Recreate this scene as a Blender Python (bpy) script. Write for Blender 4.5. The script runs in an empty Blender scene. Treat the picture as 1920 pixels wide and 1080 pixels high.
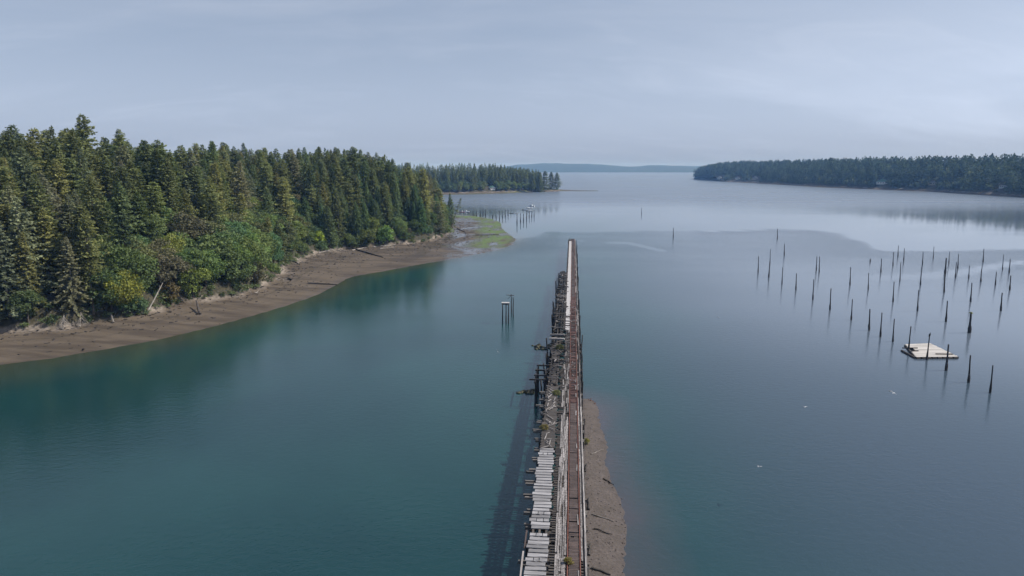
import bpy, math, random
import numpy as np
from mathutils import Vector, Matrix, Euler

# ------------------------------------------------------------------ scene, camera, sky, sun
SC = bpy.context.scene
COL = SC.collection
R = math.radians
RNG = np.random.default_rng(11)
random.seed(5)

F, CX, CY = 1300.0, 960.0, 540.0          # focal length and centre in photo pixels (1920 x 1080)
CAMZ = 50.0
PITCH = math.atan(225.0 / F)
YAW = math.atan(114.0 * math.cos(PITCH) / F)
cam = bpy.data.cameras.new('camera')
cam.sensor_width = 36.0
cam.lens = 36.0 * F / 1920.0
cam.clip_start = 0.5
cam.clip_end = 60000
camo = bpy.data.objects.new('camera', cam)
camo.location = (0, 0, CAMZ)
camo.rotation_euler = (math.pi / 2 - PITCH, 0, YAW)
COL.objects.link(camo)
SC.camera = camo
SC.render.resolution_x, SC.render.resolution_y = 1024, 576

SUN = Vector((0.96, 0.14, 1.0)).normalized()
SUN_EL = math.asin(SUN.z)
SUN_AZ = math.atan2(SUN.x, SUN.y)
SKY_STRENGTH = 0.131
sl = bpy.data.lights.new('sun', 'SUN')
sl.energy = 5.0
sl.angle = R(0.6)
sl.color = (1.0, 0.95, 0.87)
so = bpy.data.objects.new('sun', sl)
so.rotation_euler = SUN.to_track_quat('Z', 'Y').to_euler()
so.location = (200, -100, 300)
COL.objects.link(so)

SC.view_settings.view_transform = 'Standard'
SC.view_settings.look = 'None'
SC.view_settings.exposure = 0.0
SC.view_settings.gamma = 1.0
SC.view_settings.use_curve_mapping = False
SC.cycles.use_denoising = True
SC.cycles.max_bounces = 6
SC.cycles.diffuse_bounces = 2
SC.cycles.glossy_bounces = 3
SC.cycles.transmission_bounces = 3
SC.cycles.transparent_max_bounces = 4
SC.cycles.volume_bounces = 0
SC.cycles.caustics_reflective = False
SC.cycles.caustics_refractive = False


class NT:
    """small helper round a node tree"""
    def __init__(self, tree):
        self.t = tree
        self.t.nodes.clear()

    def n(self, typ, ins=None, **props):
        nd = self.t.nodes.new(typ)
        for k, v in props.items():
            setattr(nd, k, v)
        if ins:
            for k, v in ins.items():
                if isinstance(v, tuple) and len(v) == 2 and hasattr(v[0], 'outputs'):
                    self.t.links.new(v[0].outputs[v[1]], nd.inputs[k])
                else:
                    nd.inputs[k].default_value = v
        return nd

    def math(self, op, a, b=0.0, c=0.0, clamp=False):
        return (self.n('ShaderNodeMath', {0: a, 1: b, 2: c}, operation=op, use_clamp=clamp), 0)

    def mix(self, f, a, b, blend='MIX'):
        m = self.n('ShaderNodeMix', data_type='RGBA', blend_type=blend)
        for i, v in ((0, f), (6, a), (7, b)):
            if isinstance(v, tuple) and len(v) == 2 and hasattr(v[0], 'outputs'):
                self.t.links.new(v[0].outputs[v[1]], m.inputs[i])
            else:
                m.inputs[i].default_value = v if i == 0 else (tuple(v) + (1.0,))[:4]
        return (m, 2)

    def noise(self, vec, scale, detail=3.0, rough=0.5, dist=0.0):
        ins = {'Scale': scale, 'Detail': detail, 'Roughness': rough, 'Distortion': dist}
        if vec is not None:
            ins['Vector'] = vec
        return (self.n('ShaderNodeTexNoise', ins), 0)

    def smooth(self, x, a, b, lo=0.0, hi=1.0):
        return (self.n('ShaderNodeMapRange', {0: x, 1: a, 2: b, 3: lo, 4: hi}, interpolation_type='SMOOTHSTEP'), 0)

    def scale_vec(self, vec, s):
        return (self.n('ShaderNodeMapping', {'Vector': vec, 'Scale': s}), 0)


wd = bpy.data.worlds.new('World')
SC.world = wd
wd.use_nodes = True
w = NT(wd.node_tree)
sky = w.n('ShaderNodeTexSky', sky_type='NISHITA', sun_disc=False)
sky.sun_elevation = SUN_EL
sky.sun_rotation = SUN_AZ
sky.altitude = 50
sky.air_density = 1.0
sky.dust_density = 2.4
sky.ozone_density = 2.5
# thin high cirrus: noise on a plane above, mapped by direction, the same all round the sky
tc = w.n('ShaderNodeTexCoord')
sep = w.n('ShaderNodeSeparateXYZ', {0: (tc, 'Generated')})
up = w.math('ADD', w.math('MAXIMUM', (sep, 2), 0.0), 0.30)
pl = w.n('ShaderNodeCombineXYZ', {0: w.math('DIVIDE', (sep, 0), up), 1: w.math('DIVIDE', (sep, 1), up), 2: 0.0})
rot = w.n('ShaderNodeMapping', {'Vector': (pl, 0), 'Rotation': (0, 0, R(-62)), 'Scale': (0.45, 1.5, 1.0), 'Location': (6.6, 0.2, 0)})
veil = w.smooth(w.noise((rot, 0), 1.1, 5.0, 0.55, 0.8), 0.42, 0.66)
wisp = w.smooth(w.noise(w.scale_vec((rot, 0), (1.0, 1.9, 1.0)), 2.2, 7.0, 0.62, 1.2), 0.48, 0.74)
cl = w.math('ADD', w.math('MULTIPLY', veil, 0.50), w.math('MULTIPLY', wisp, 0.26), clamp=True)
lum = w.n('ShaderNodeRGBToBW', {0: (sky, 0)})
# thin milky veil, thicker toward the horizon where the line of sight through it is longer; lit by the same sun
white = w.n('ShaderNodeVectorMath', {0: (w.n('ShaderNodeCombineXYZ', {0: (lum, 0), 1: (lum, 0), 2: (lum, 0)}), 0), 1: (0.36, 0.42, 0.54)}, operation='MULTIPLY')
low = w.smooth((sep, 2), 0.0, 0.22, 1.22, 1.0)                  # longer path through lit air near the horizon
veil0 = w.n('ShaderNodeVectorMath', {0: (white, 0), 1: (1.70, 2.06, 2.82)}, operation='ADD')
veilc = w.n('ShaderNodeVectorMath', {0: (veil0, 0), 'Scale': low}, operation='SCALE')
thick = w.smooth((sep, 2), 0.0, 0.62, 0.88, 0.08)
base = w.mix(thick, (sky, 0), (veilc, 0))
cloud = w.n('ShaderNodeVectorMath', {0: (veilc, 0), 1: (1.27, 1.23, 1.16)}, operation='MULTIPLY')
skyc = w.mix(cl, base, (cloud, 0))
bg = w.n('ShaderNodeBackground', {'Color': skyc, 'Strength': SKY_STRENGTH})
w.n('ShaderNodeOutputWorld', {'Surface': (bg, 0)})

# ------------------------------------------------------------------ helpers: pixels to rays, meshes, objects
_fw = np.array([-math.sin(YAW) * math.cos(PITCH), math.cos(YAW) * math.cos(PITCH), -math.sin(PITCH)])
_rt = np.array([math.cos(YAW), math.sin(YAW), 0.0])
_up = np.cross(_rt, _fw)
_C = np.array([0, 0, CAMZ])


def ray(px, py):
    return _fw + _rt * ((px - CX) / F) + _up * ((CY - py) / F)


def at(px, py, z=0.0):
    d = ray(px, py)
    t = (z - CAMZ) / d[2]
    return _C + d * t


def top_over(base, px, py):
    """point on the ray of a top pixel at the same distance as a base point"""
    d = ray(px, py)
    hb = np.array([-math.sin(YAW), math.cos(YAW), 0])
    t = np.dot(np.asarray(base) - _C, hb) / np.dot(d, hb)
    return _C + d * t


def project(P):
    P = np.atleast_2d(P) - _C
    z = P @ _fw
    return np.stack([CX + F * (P @ _rt) / z, CY - F * (P @ _up) / z, z], 1)


def mesh_np(name, V, Fa, mat=None, attrs=None, smooth=False):
    """V (n,3), Fa (m,k) with one k for all faces"""
    V = np.asarray(V, np.float32)
    Fa = np.asarray(Fa, np.int32)
    me = bpy.data.meshes.new(name)
    m, k = Fa.shape
    me.vertices.add(len(V)); me.vertices.foreach_set('co', V.ravel())
    me.loops.add(m * k); me.loops.foreach_set('vertex_index', Fa.ravel())
    me.polygons.add(m)
    me.polygons.foreach_set('loop_start', np.arange(0, m * k, k, dtype=np.int32))
    me.polygons.foreach_set('loop_total', np.full(m, k, np.int32))
    if smooth:
        me.polygons.foreach_set('use_smooth', np.ones(m, bool))
    me.update(calc_edges=True)
    for an, av in (attrs or {}).items():
        a = me.attributes.new(an, 'FLOAT', 'POINT')
        a.data.foreach_set('value', np.asarray(av, np.float32))
    if mat:
        me.materials.append(mat)
    return me


def link(name, me, loc=(0, 0, 0), rot=(0, 0, 0), scale=(1, 1, 1), parent=None):
    o = bpy.data.objects.new(name, me)
    COL.objects.link(o)
    o.location = loc
    o.rotation_euler = rot
    o.scale = scale if hasattr(scale, '__len__') else (scale,) * 3
    if parent is not None:
        o.parent = parent
    return o


def tag(o, label=None, cat=None, group=None, kind=None):
    for k, v in (('label', label), ('category', cat), ('group', group), ('kind', kind)):
        if v:
            o[k] = v
    return o


def empty(name, loc, label, cat, group=None, rz=0.0, scale=1.0):
    o = link(name, None, loc, (0, 0, rz), scale)
    o.empty_display_size = 0.2
    return tag(o, label, cat, group)


class MB:
    """collects shapes into one mesh of quads/tris"""
    def __init__(self):
        self.v = []; self.f = []

    def add(self, vs, fs):
        b = len(self.v)
        self.v += [tuple(p) for p in vs]
        self.f += [tuple(i + b for i in f) for f in fs]

    def box(self, c, s, rot=None, jit=0.0):
        vs = []
        for sx in (-.5, .5):
            for sy in (-.5, .5):
                for sz in (-.5, .5):
                    p = Vector((sx * s[0], sy * s[1], sz * s[2]))
                    if jit:
                        p += Vector([random.uniform(-jit, jit) for _ in range(3)])
                    if rot is not None:
                        p = rot @ p
                    vs.append(p + Vector(c))
        self.add(vs, [(0, 1, 3, 2), (4, 6, 7, 5), (0, 4, 5, 1), (2, 3, 7, 6), (0, 2, 6, 4), (1, 5, 7, 3)])

    def beam(self, a, b, wdt, hgt, jit=0.0):
        a, b = Vector(a), Vector(b)
        d = b - a
        q = d.to_track_quat('Y', 'Z').to_matrix()
        self.box((a + b) / 2, (wdt, d.length, hgt), q, jit)

    def tube(self, pts, rads, n=8, cap=True):
        pts = [Vector(p) for p in pts]
        b = len(self.v)
        for i, p in enumerate(pts):
            d = (pts[min(i + 1, len(pts) - 1)] - pts[max(i - 1, 0)]).normalized()
            x = d.orthogonal().normalized() if abs(d.z) < .9 else (Vector((1, 0, 0)) - d * d.x).normalized()
            y = d.cross(x)
            for k in range(n):
                a = 2 * math.pi * k / n
                self.v.append(tuple(p + (x * math.cos(a) + y * math.sin(a)) * rads[i]))
        for i in range(len(pts) - 1):
            for k in range(n):
                k2 = (k + 1) % n
                self.f.append((b + i * n + k, b + i * n + k2, b + (i + 1) * n + k2, b + (i + 1) * n + k))
        if cap:
            self.f.append(tuple(b + k for k in range(n))[::-1])
            self.f.append(tuple(b + (len(pts) - 1) * n + k for k in range(n)))

    def loft(self, rings, closed=True):
        b = len(self.v)
        n = len(rings[0])
        for r in rings:
            self.v += [tuple(p) for p in r]
        for i in range(len(rings) - 1):
            for k in range(n if closed else n - 1):
                k2 = (k + 1) % n
                self.f.append((b + i * n + k, b + i * n + k2, b + (i + 1) * n + k2, b + (i + 1) * n + k))
        self.f.append(tuple(b + k for k in range(n))[::-1])
        self.f.append(tuple(b + (len(rings) - 1) * n + k for k in range(n)))

    def mesh(self, name, mat, smooth=False):
        me = bpy.data.meshes.new(name)
        me.from_pydata(self.v, [], self.f)
        me.update()
        if mat:
            me.materials.append(mat)
        if smooth:
            for p in me.polygons:
                p.use_smooth = True
        return me

    def build(self, name, mat, parent=None, loc=(0, 0, 0), smooth=False):
        return link(name, self.mesh(name, mat, smooth), loc, parent=parent)


# ------------------------------------------------------------------ materials
def principled(name):
    m = bpy.data.materials.new(name)
    m.use_nodes = True
    t = NT(m.node_tree)
    return m, t


def finish(t, **ins):
    conv = {k.replace('_', ' '): v for k, v in ins.items()}
    p = t.n('ShaderNodeBsdfPrincipled', conv)
    t.n('ShaderNodeOutputMaterial', {'Surface': (p, 0)})
    return p


def bump(t, h, strength, dist=0.1):
    return (t.n('ShaderNodeBump', {'Height': h, 'Strength': strength, 'Distance': dist}), 0)


def mat_wood(name, dark, light, rough=0.85, grain=(1.5, 14, 14), contrast=(0.30, 0.72), rnd=0.35, metallic=0.0):
    m, t = principled(name)
    tc = t.n('ShaderNodeTexCoord')
    oi = t.n('ShaderNodeObjectInfo')
    off = t.n('ShaderNodeVectorMath', {0: (tc, 'Object'), 1: (oi, 'Location')}, operation='ADD')
    g = t.noise(t.scale_vec((off, 0), grain), 1.0, 4.0, 0.6, 0.4)
    c = t.mix(t.smooth(g, *contrast), dark, light)
    big = t.smooth(t.noise((off, 0), 0.7, 3.0), 0.35, 0.75)
    c = t.mix(t.math('MULTIPLY', big, 0.45), c, [x * 0.62 for x in dark])
    vv = t.math('MULTIPLY_ADD', (oi, 'Random'), rnd * 2, 1 - rnd)
    c = (t.n('ShaderNodeHueSaturation', {'Color': c, 'Value': vv, 'Saturation': 1.0}), 0)
    finish(t, Base_Color=c, Roughness=rough, Metallic=metallic, Normal=bump(t, g, 0.35, 0.03))
    return m


def mat_plain(name, c, rough=0.7, var=0.25, scale=3.0, metallic=0.0, dark=None):
    m, t = principled(name)
    tc = t.n('ShaderNodeTexCoord')
    g = t.smooth(t.noise((tc, 'Object'), scale, 5.0, 0.6), 0.3, 0.7)
    d = dark or [x * (1 - var) for x in c]
    cc = t.mix(g, d, c)
    finish(t, Base_Color=cc, Roughness=rough, Metallic=metallic, Normal=bump(t, g, 0.15, 0.02))
    return m


def mat_leaf(name, trans=0.22, rough=0.6):
    """leaf colour from the object's own colour, varied leaf by leaf and clump by clump"""
    m, t = principled(name)
    oi = t.n('ShaderNodeObjectInfo')
    at_ = t.n('ShaderNodeAttribute', attribute_name='tone')
    tc = t.n('ShaderNodeTexCoord')
    big = t.smooth(t.noise((tc, 'Object'), 0.22, 3.0, 0.6), 0.3, 0.7, 0.72, 1.25)
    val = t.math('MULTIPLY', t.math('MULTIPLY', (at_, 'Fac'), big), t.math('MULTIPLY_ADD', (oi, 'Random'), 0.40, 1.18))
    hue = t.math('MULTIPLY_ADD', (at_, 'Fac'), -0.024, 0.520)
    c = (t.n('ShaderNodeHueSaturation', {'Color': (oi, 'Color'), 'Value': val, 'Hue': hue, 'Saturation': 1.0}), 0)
    d = t.n('ShaderNodeBsdfPrincipled', {'Base Color': c, 'Roughness': rough, 'Specular IOR Level': 0.25})
    tr = t.n('ShaderNodeBsdfTranslucent', {'Color': c})
    mx = t.n('ShaderNodeMixShader', {0: trans, 1: (d, 0), 2: (tr, 0)})
    t.n('ShaderNodeOutputMaterial', {'Surface': (mx, 0)})
    return m


M = {}
M['leaf'] = mat_leaf('leaf', 0.34)
M['needle'] = mat_leaf('needle', 0.36, 0.7)
M['bark'] = mat_wood('bark', (0.045, 0.035, 0.028), (0.14, 0.115, 0.095), grain=(6, 6, 1.2))
M['pale_bark'] = mat_wood('pale_bark', (0.16, 0.14, 0.12), (0.42, 0.39, 0.35), grain=(6, 6, 1.2))
M['driftwood'] = mat_wood('driftwood', (0.13, 0.115, 0.10), (0.40, 0.36, 0.32), grain=(8, 8, 2))
M['dark_driftwood'] = mat_wood('dark_driftwood', (0.02, 0.017, 0.015), (0.085, 0.07, 0.058), grain=(8, 8, 2))
M['pile'] = mat_wood('pile_wood', (0.010, 0.010, 0.012), (0.050, 0.047, 0.045), grain=(9, 9, 1.0), rnd=0.3, rough=0.95)
M['plank_white'] = mat_wood('bleached_plank', (0.14, 0.135, 0.138), (0.34, 0.33, 0.335), grain=(1.2, 16, 10), contrast=(0.28, 0.62), rnd=0.26)
M['plank_brown'] = mat_wood('mossy_plank', (0.038, 0.032, 0.028), (0.108, 0.094, 0.085), grain=(1.5, 12, 10), rnd=0.3)
M['board_pale'] = mat_wood('split_board', (0.09, 0.078, 0.072), (0.36, 0.335, 0.325), grain=(14, 1.2, 10), rnd=0.35)
M['board_red'] = mat_wood('rust_stained_board', (0.040, 0.027, 0.024), (0.120, 0.088, 0.078), grain=(1.5, 12, 8), rnd=0.25)
M['board_rust'] = mat_wood('rusty_board', (0.040, 0.017, 0.013), (0.125, 0.062, 0.050), grain=(1.5, 12, 8), rnd=0.3)
M['tie'] = mat_wood('old_tie', (0.030, 0.024, 0.020), (0.13, 0.11, 0.095), grain=(1.2, 12, 12), rnd=0.4)
M['cap'] = mat_wood('cap_timber', (0.045, 0.040, 0.036), (0.22, 0.20, 0.185), grain=(1.2, 12, 12), rnd=0.4)
M['timber_dark'] = mat_wood('rotten_timber', (0.012, 0.010, 0.010), (0.065, 0.055, 0.048), grain=(3, 3, 3), rnd=0.5)
M['timber_pale'] = mat_wood('stray_timber', (0.12, 0.105, 0.10), (0.38, 0.355, 0.34), grain=(3, 3, 3), rnd=0.4)
M['slab'] = mat_plain('guano_white_slab', (0.46, 0.44, 0.435), 0.9, 0.30, 1.4)
M['rust'] = mat_plain('rail_rust', (0.20, 0.075, 0.050), 0.75, 0.45, 5.0)
M['raft'] = mat_wood('bird_whitened_board', (0.17, 0.155, 0.14), (0.54, 0.51, 0.475), grain=(1.5, 9, 9), contrast=(0.2, 0.55), rnd=0.12)
M['white'] = mat_plain('boat_white', (0.78, 0.79, 0.80), 0.35, 0.10)
M['grey'] = mat_plain('weathered_grey', (0.30, 0.30, 0.31), 0.7)
M['darkhull'] = mat_plain('dark_hull', (0.04, 0.05, 0.07), 0.4)
M['redhull'] = mat_plain('red_hull', (0.30, 0.06, 0.05), 0.4)
M['sail'] = mat_plain('blue_sail_cover', (0.05, 0.09, 0.20), 0.8)
M['roof_green'] = mat_plain('green_roof', (0.10, 0.22, 0.16), 0.6)
M['roof_grey'] = mat_plain('grey_roof', (0.17, 0.17, 0.18), 0.8)
M['wall_white'] = mat_plain('white_siding', (0.70, 0.69, 0.66), 0.7, 0.12)
M['wall_tan'] = mat_plain('tan_siding', (0.42, 0.37, 0.30), 0.8, 0.15)
M['glass'] = mat_plain('window_glass', (0.03, 0.04, 0.05), 0.08, 0.1)
M['weed'] = mat_plain('seaweed', (0.075, 0.070, 0.028), 0.7, 0.7, 2.0, dark=(0.012, 0.011, 0.008))
M['redweed'] = mat_plain('red_seaweed', (0.12, 0.05, 0.035), 0.8, 0.6, 2.0)
M['gull'] = mat_plain('gull_feathers', (0.55, 0.56, 0.58), 0.8, 0.1)
M['gullwing'] = mat_plain('gull_wing', (0.20, 0.21, 0.23), 0.8, 0.1)
M['cormorant'] = mat_plain('dark_feathers', (0.012, 0.012, 0.014), 0.6, 0.2)


def mat_terrain():
    m, t = principled('shore_ground')
    geo = t.n('ShaderNodeNewGeometry')
    P = (geo, 'Position')
    a = lambda n: (t.n('ShaderNodeAttribute', attribute_name=n), 'Fac')
    upf, algae, wet = a('beach'), a('algae'), a('wet')
    n1 = t.noise(P, 0.06, 5.0, 0.6)
    n2 = t.noise(P, 0.9, 5.0, 0.65)
    n3 = t.noise(t.scale_vec(P, (0.25, 1.0, 1.0)), 0.16, 5.0, 0.6, 0.5)
    mud = t.mix(t.smooth(n3, 0.35, 0.65), (0.060, 0.046, 0.033), (0.112, 0.088, 0.064))
    mud = t.mix(t.math('MULTIPLY', t.smooth(n2, 0.5, 0.8), 0.5), mud, (0.065, 0.055, 0.046))
    sand = t.mix(t.smooth(n2, 0.3, 0.7), (0.15, 0.125, 0.102), (0.29, 0.245, 0.205))
    k = t.math('ADD', upf, t.math('MULTIPLY_ADD', n1, 0.9, -0.45))
    c = t.mix(t.smooth(k, 0.92, 1.18), mud, sand)
    spk = t.smooth(t.noise(P, 1.7, 3.0, 0.7), 0.60, 0.72)
    c = t.mix(t.math('MULTIPLY', spk, t.smooth(k, 0.25, 0.9, 0.15, 0.75)), c, (0.040, 0.034, 0.027))
    wr = t.math('ADD', upf, t.math('MULTIPLY_ADD', t.noise(P, 0.05, 4.0, 0.6), 0.25, -0.125))
    wr1 = t.math('MULTIPLY', t.smooth(wr, 0.66, 0.70), t.smooth(wr, 0.76, 0.71))
    wr2 = t.math('MULTIPLY', t.smooth(wr, 0.40, 0.43), t.smooth(wr, 0.47, 0.44))
    wrk = t.math('MULTIPLY', t.math('ADD', wr1, t.math('MULTIPLY', wr2, 0.6)), t.smooth(n2, 0.35, 0.6))
    c = t.mix(t.math('MULTIPLY', wrk, 0.65), c, (0.045, 0.038, 0.028))
    soil = t.mix(t.smooth(n2, 0.3, 0.7), (0.020, 0.022, 0.012), (0.07, 0.06, 0.038))
    bank = t.math('ADD', upf, t.math('MULTIPLY_ADD', t.noise(P, 0.11, 4.0, 0.6), 0.8, -0.4))
    c = t.mix(t.smooth(bank, 1.03, 1.22), c, soil)
    g = t.math('MULTIPLY', algae, t.smooth(t.noise(t.scale_vec(P, (1.0, 0.35, 1.0)), 0.09, 5.0, 0.65), 0.36, 0.56), clamp=True)
    green = t.mix(t.smooth(n2, 0.3, 0.7), (0.070, 0.112, 0.032), (0.125, 0.175, 0.055))
    c = t.mix(g, c, green)
    wetn = t.math('MULTIPLY', wet, t.smooth(t.noise(t.scale_vec(P, (0.5, 0.22, 1.0)), 0.12, 5.0, 0.6, 0.6), 0.30, 0.56), clamp=True)
    wetn = t.math('MULTIPLY', wetn, t.math('SUBTRACT', 1.0, t.math('MULTIPLY', g, 0.8)))
    c = t.mix(t.math('MULTIPLY', wetn, 0.35), c, (0.05, 0.045, 0.042))
    rough = t.math('MULTIPLY_ADD', wetn, -0.72, 0.86, clamp=True)
    h = t.math('ADD', t.math('MULTIPLY', n2, 0.5), t.noise(P, 3.5, 4.0, 0.6))
    bs = t.math('MULTIPLY_ADD', wetn, -0.32, 0.34)
    finish(t, Base_Color=c, Roughness=rough, Normal=bump(t, h, bs, 0.35), IOR=1.33)
    return m


def mat_water():
    m, t = principled('sea_water')
    geo = t.n('ShaderNodeNewGeometry')
    P = (geo, 'Position')
    a = lambda n: (t.n('ShaderNodeAttribute', attribute_name=n), 'Fac')
    shal_refl, bar, ruf, slick = a('shallow_reflection'), a('bar'), a('ruffle'), a('slick')
    n1 = t.noise(P, 0.012, 4.0, 0.55, 0.4)
    deep = t.mix(t.smooth(n1, 0.35, 0.65), (0.0065, 0.034, 0.038), (0.011, 0.050, 0.050))
    deep = t.mix(a('silt_sheen'), deep, (0.031, 0.052, 0.072))      # sky reflection painted into base colour, over siltier water on the right
    deep = t.mix(a('sky_sheen'), deep, (0.120, 0.147, 0.188))   # sky reflection painted into the base colour of right and far water
    ns = t.noise(t.scale_vec(P, (1.0, 0.6, 1.0)), 0.10, 5.0, 0.6, 0.5)
    c = t.mix(t.math('MULTIPLY', shal_refl, t.smooth(ns, 0.15, 0.75, 0.7, 1.0)), deep, (0.046, 0.052, 0.030))  # seen bottom plus the bluff's reflection, painted as one brown-green base colour
    c = t.mix(t.math('MULTIPLY', bar, t.smooth(ns, 0.25, 0.7, 0.55, 1.0)), c, (0.060, 0.054, 0.060))
    # wind: broad cat's-paw patches, long slicks, fine ripples
    broad = t.noise(t.scale_vec(P, (0.30, 1.0, 1.0)), 0.010, 5.0, 0.6, 0.8)
    streak = t.noise(t.scale_vec(P, (0.18, 1.0, 1.0)), 0.035, 4.0, 0.6, 0.6)
    rf = t.math('ADD', ruf, t.math('ADD', t.math('MULTIPLY_ADD', broad, 1.1, -0.55), t.math('MULTIPLY_ADD', streak, 0.5, -0.25)), clamp=True)
    rf = t.math('MULTIPLY', rf, t.math('SUBTRACT', 1.0, slick), clamp=True)
    r1 = t.noise(t.scale_vec(P, (0.75, 1.0, 1.0)), 0.85, 3.0, 0.6, 0.4)
    r2 = t.noise(P, 3.1, 2.0, 0.6)
    h = t.math('ADD', t.math('MULTIPLY', r1, 1.0), t.math('MULTIPLY', r2, 0.35))
    gust = t.math('MULTIPLY', a('gust'), t.math('SUBTRACT', 1.0, slick), clamp=True)
    st = t.math('MULTIPLY_ADD', gust, 0.22, t.math('MULTIPLY_ADD', rf, 0.095, 0.006))
    rough = t.math('ADD', t.math('MULTIPLY_ADD', rf, 0.13, 0.05), t.math('MULTIPLY', a('offing'), 0.20))
    finish(t, Base_Color=c, Roughness=rough, IOR=1.44, Normal=bump(t, h, st, 0.55))
    return m


def mat_bar():
    m, t = principled('gravel_bar_ground')
    geo = t.n('ShaderNodeNewGeometry')
    P = (geo, 'Position')
    n1 = t.noise(P, 0.35, 5.0, 0.65)
    n2 = t.noise(P, 3.0, 6.0, 0.7)
    v = t.n('ShaderNodeTexVoronoi', {'Vector': P, 'Scale': 2.6, 'Randomness': 1.0})
    c = t.mix(t.smooth(n2, 0.3, 0.7), (0.042, 0.033, 0.030), (0.104, 0.083, 0.074))
    c = t.mix(t.math('MULTIPLY', t.smooth(n1, 0.42, 0.62), 0.75), c, (0.052, 0.041, 0.034))
    c = t.mix(t.math('MULTIPLY', (v, 'Color'), 0.25), c, (0.155, 0.132, 0.112))
    sepz = t.n('ShaderNodeSeparateXYZ', {0: P})
    wetz = t.smooth((sepz, 2), 0.30, 0.02)
    c = t.mix(t.math('MULTIPLY', wetz, 0.4), c, (0.060, 0.048, 0.044))
    finish(t, Base_Color=c, Roughness=0.9, Normal=bump(t, t.math('ADD', n2, (v, 'Distance')), 0.4, 0.10))
    return m


def mat_hills():
    m, t = principled('far_woods')
    geo = t.n('ShaderNodeNewGeometry')
    P = (geo, 'Position')
    n = t.smooth(t.noise(P, 0.012, 6.0, 0.7), 0.35, 0.65)
    c = t.mix(n, (0.014, 0.026, 0.014), (0.036, 0.052, 0.028))
    finish(t, Base_Color=c, Roughness=0.95)
    return m


M['terrain'] = mat_terrain()
M['water'] = mat_water()
M['bar'] = mat_bar()
M['hills'] = mat_hills()


# ------------------------------------------------------------------ 2-D distance tools
def seg_dist(P, L, closed=True):
    L = np.asarray(L)[:, :2]
    B = np.roll(L, -1, 0) if closed else L[1:]
    A = L if closed else L[:-1]
    best = np.full(len(P), 1e18)
    for a, b in zip(A, B):
        d = b - a
        t = np.clip(((P - a) @ d) / max(d @ d, 1e-9), 0, 1)
        best = np.minimum(best, ((P - a - t[:, None] * d) ** 2).sum(1))
    return np.sqrt(best)


def inside(P, L):
    L = np.asarray(L)[:, :2]
    r = np.zeros(len(P), bool)
    for (x1, y1), (x2, y2) in zip(L, np.roll(L, -1, 0)):
        c = (y1 > P[:, 1]) != (y2 > P[:, 1])
        with np.errstate(divide='ignore', invalid='ignore'):
            r ^= c & (P[:, 0] < (x2 - x1) * (P[:, 1] - y1) / (y2 - y1) + x1)
    return r


def sdist(P, L):
    return np.where(inside(P, L), 1, -1) * seg_dist(P, L)


def sstep(x, a, b):
    t = np.clip((x - a) / (b - a), 0, 1)
    return t * t * (3 - 2 * t)


def vnoise(P, scale, seed=0):
    """smooth value noise in the plane"""
    g = np.random.default_rng(seed).random((256, 256))
    q = P / scale + 1000
    i = np.floor(q).astype(int)
    f = q - i
    f = f * f * (3 - 2 * f)
    x0, y0 = i[:, 0] % 256, i[:, 1] % 256
    x1, y1 = (x0 + 1) % 256, (y0 + 1) % 256
    return (g[x0, y0] * (1 - f[:, 0]) + g[x1, y0] * f[:, 0]) * (1 - f[:, 1]) + (g[x0, y1] * (1 - f[:, 0]) + g[x1, y1] * f[:, 0]) * f[:, 1]


def grid_faces(nu, nv):
    i = np.arange(nu * nv).reshape(nu, nv)
    return np.stack([i[:-1, :-1], i[1:, :-1], i[1:, 1:], i[:-1, 1:]], -1).reshape(-1, 4)


def pix(L, z=0.0):
    return [at(px, py, z)[:2] for px, py in L]


# ------------------------------------------------------------------ the near wooded shore (left)
W1 = pix([(-260, 722), (-120, 703), (0, 685), (100, 672), (200, 655), (300, 637), (400, 613), (480, 591), (540, 573), (600, 552),
          (634, 534), (650, 523), (672, 517), (720, 509), (800, 494), (850, 486), (900, 476), (940, 468), (963, 459), (970, 449),
          (955, 438), (943, 428), (940, 417), (925, 411), (885, 404), (850, 401)])
tipw = np.array(W1[-1])
W1 += [tipw + (-120, 10), np.array([-620., 760.]), np.array([-620., 20.])]
T1 = pix([(-260, 655), (-120, 636), (0, 624), (100, 618), (180, 603), (270, 592), (330, 573), (400, 562), (452, 553), (490, 539), (520, 521),
          (541, 498), (560, 487), (600, 474), (640, 467), (700, 463), (760, 458), (808, 452), (832, 443), (843, 430), (846, 418)], 2.0)
tipt = np.array(T1[-1])
T1 += [tipt + (-70, 25), np.array([-600., 735.]), np.array([-600., 40.])]


def shore_height(P, Wl, Tl, rise, scale, bank=2.2, low=2.0, hfade=None):
    dw, dt = sdist(P, Wl), sdist(P, Tl)
    beach = np.clip(dw, 0, None) / (np.clip(dw, 0, None) + np.clip(-dt, 1e-3, None))
    hb = low * beach ** 1.25
    n = vnoise(P, 9, 3) - .5
    n2 = vnoise(P, 38, 4) - .5
    inl = np.clip(dt, 0, None)
    rz = rise * (1 - np.exp(-inl / scale)) * (1 if hfade is None else hfade)
    hi = low + bank * sstep(inl, 0, 4) + rz + n * np.clip(inl * .12, 0, 1.6) + n2 * np.clip(inl * .06, 0, 6)
    h = np.where(dt > 0, hi, np.where(dw > 0, hb + n * .18 * beach, np.maximum(dw * .12, -3)))
    return h, dw, dt, np.where(dt > 0, 1 + np.clip(dt / 9, 0, 1), beach)


def h_left(P):
    return shore_height(np.atleast_2d(P), W1, T1, 30.0, 46.0)[0]


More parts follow.
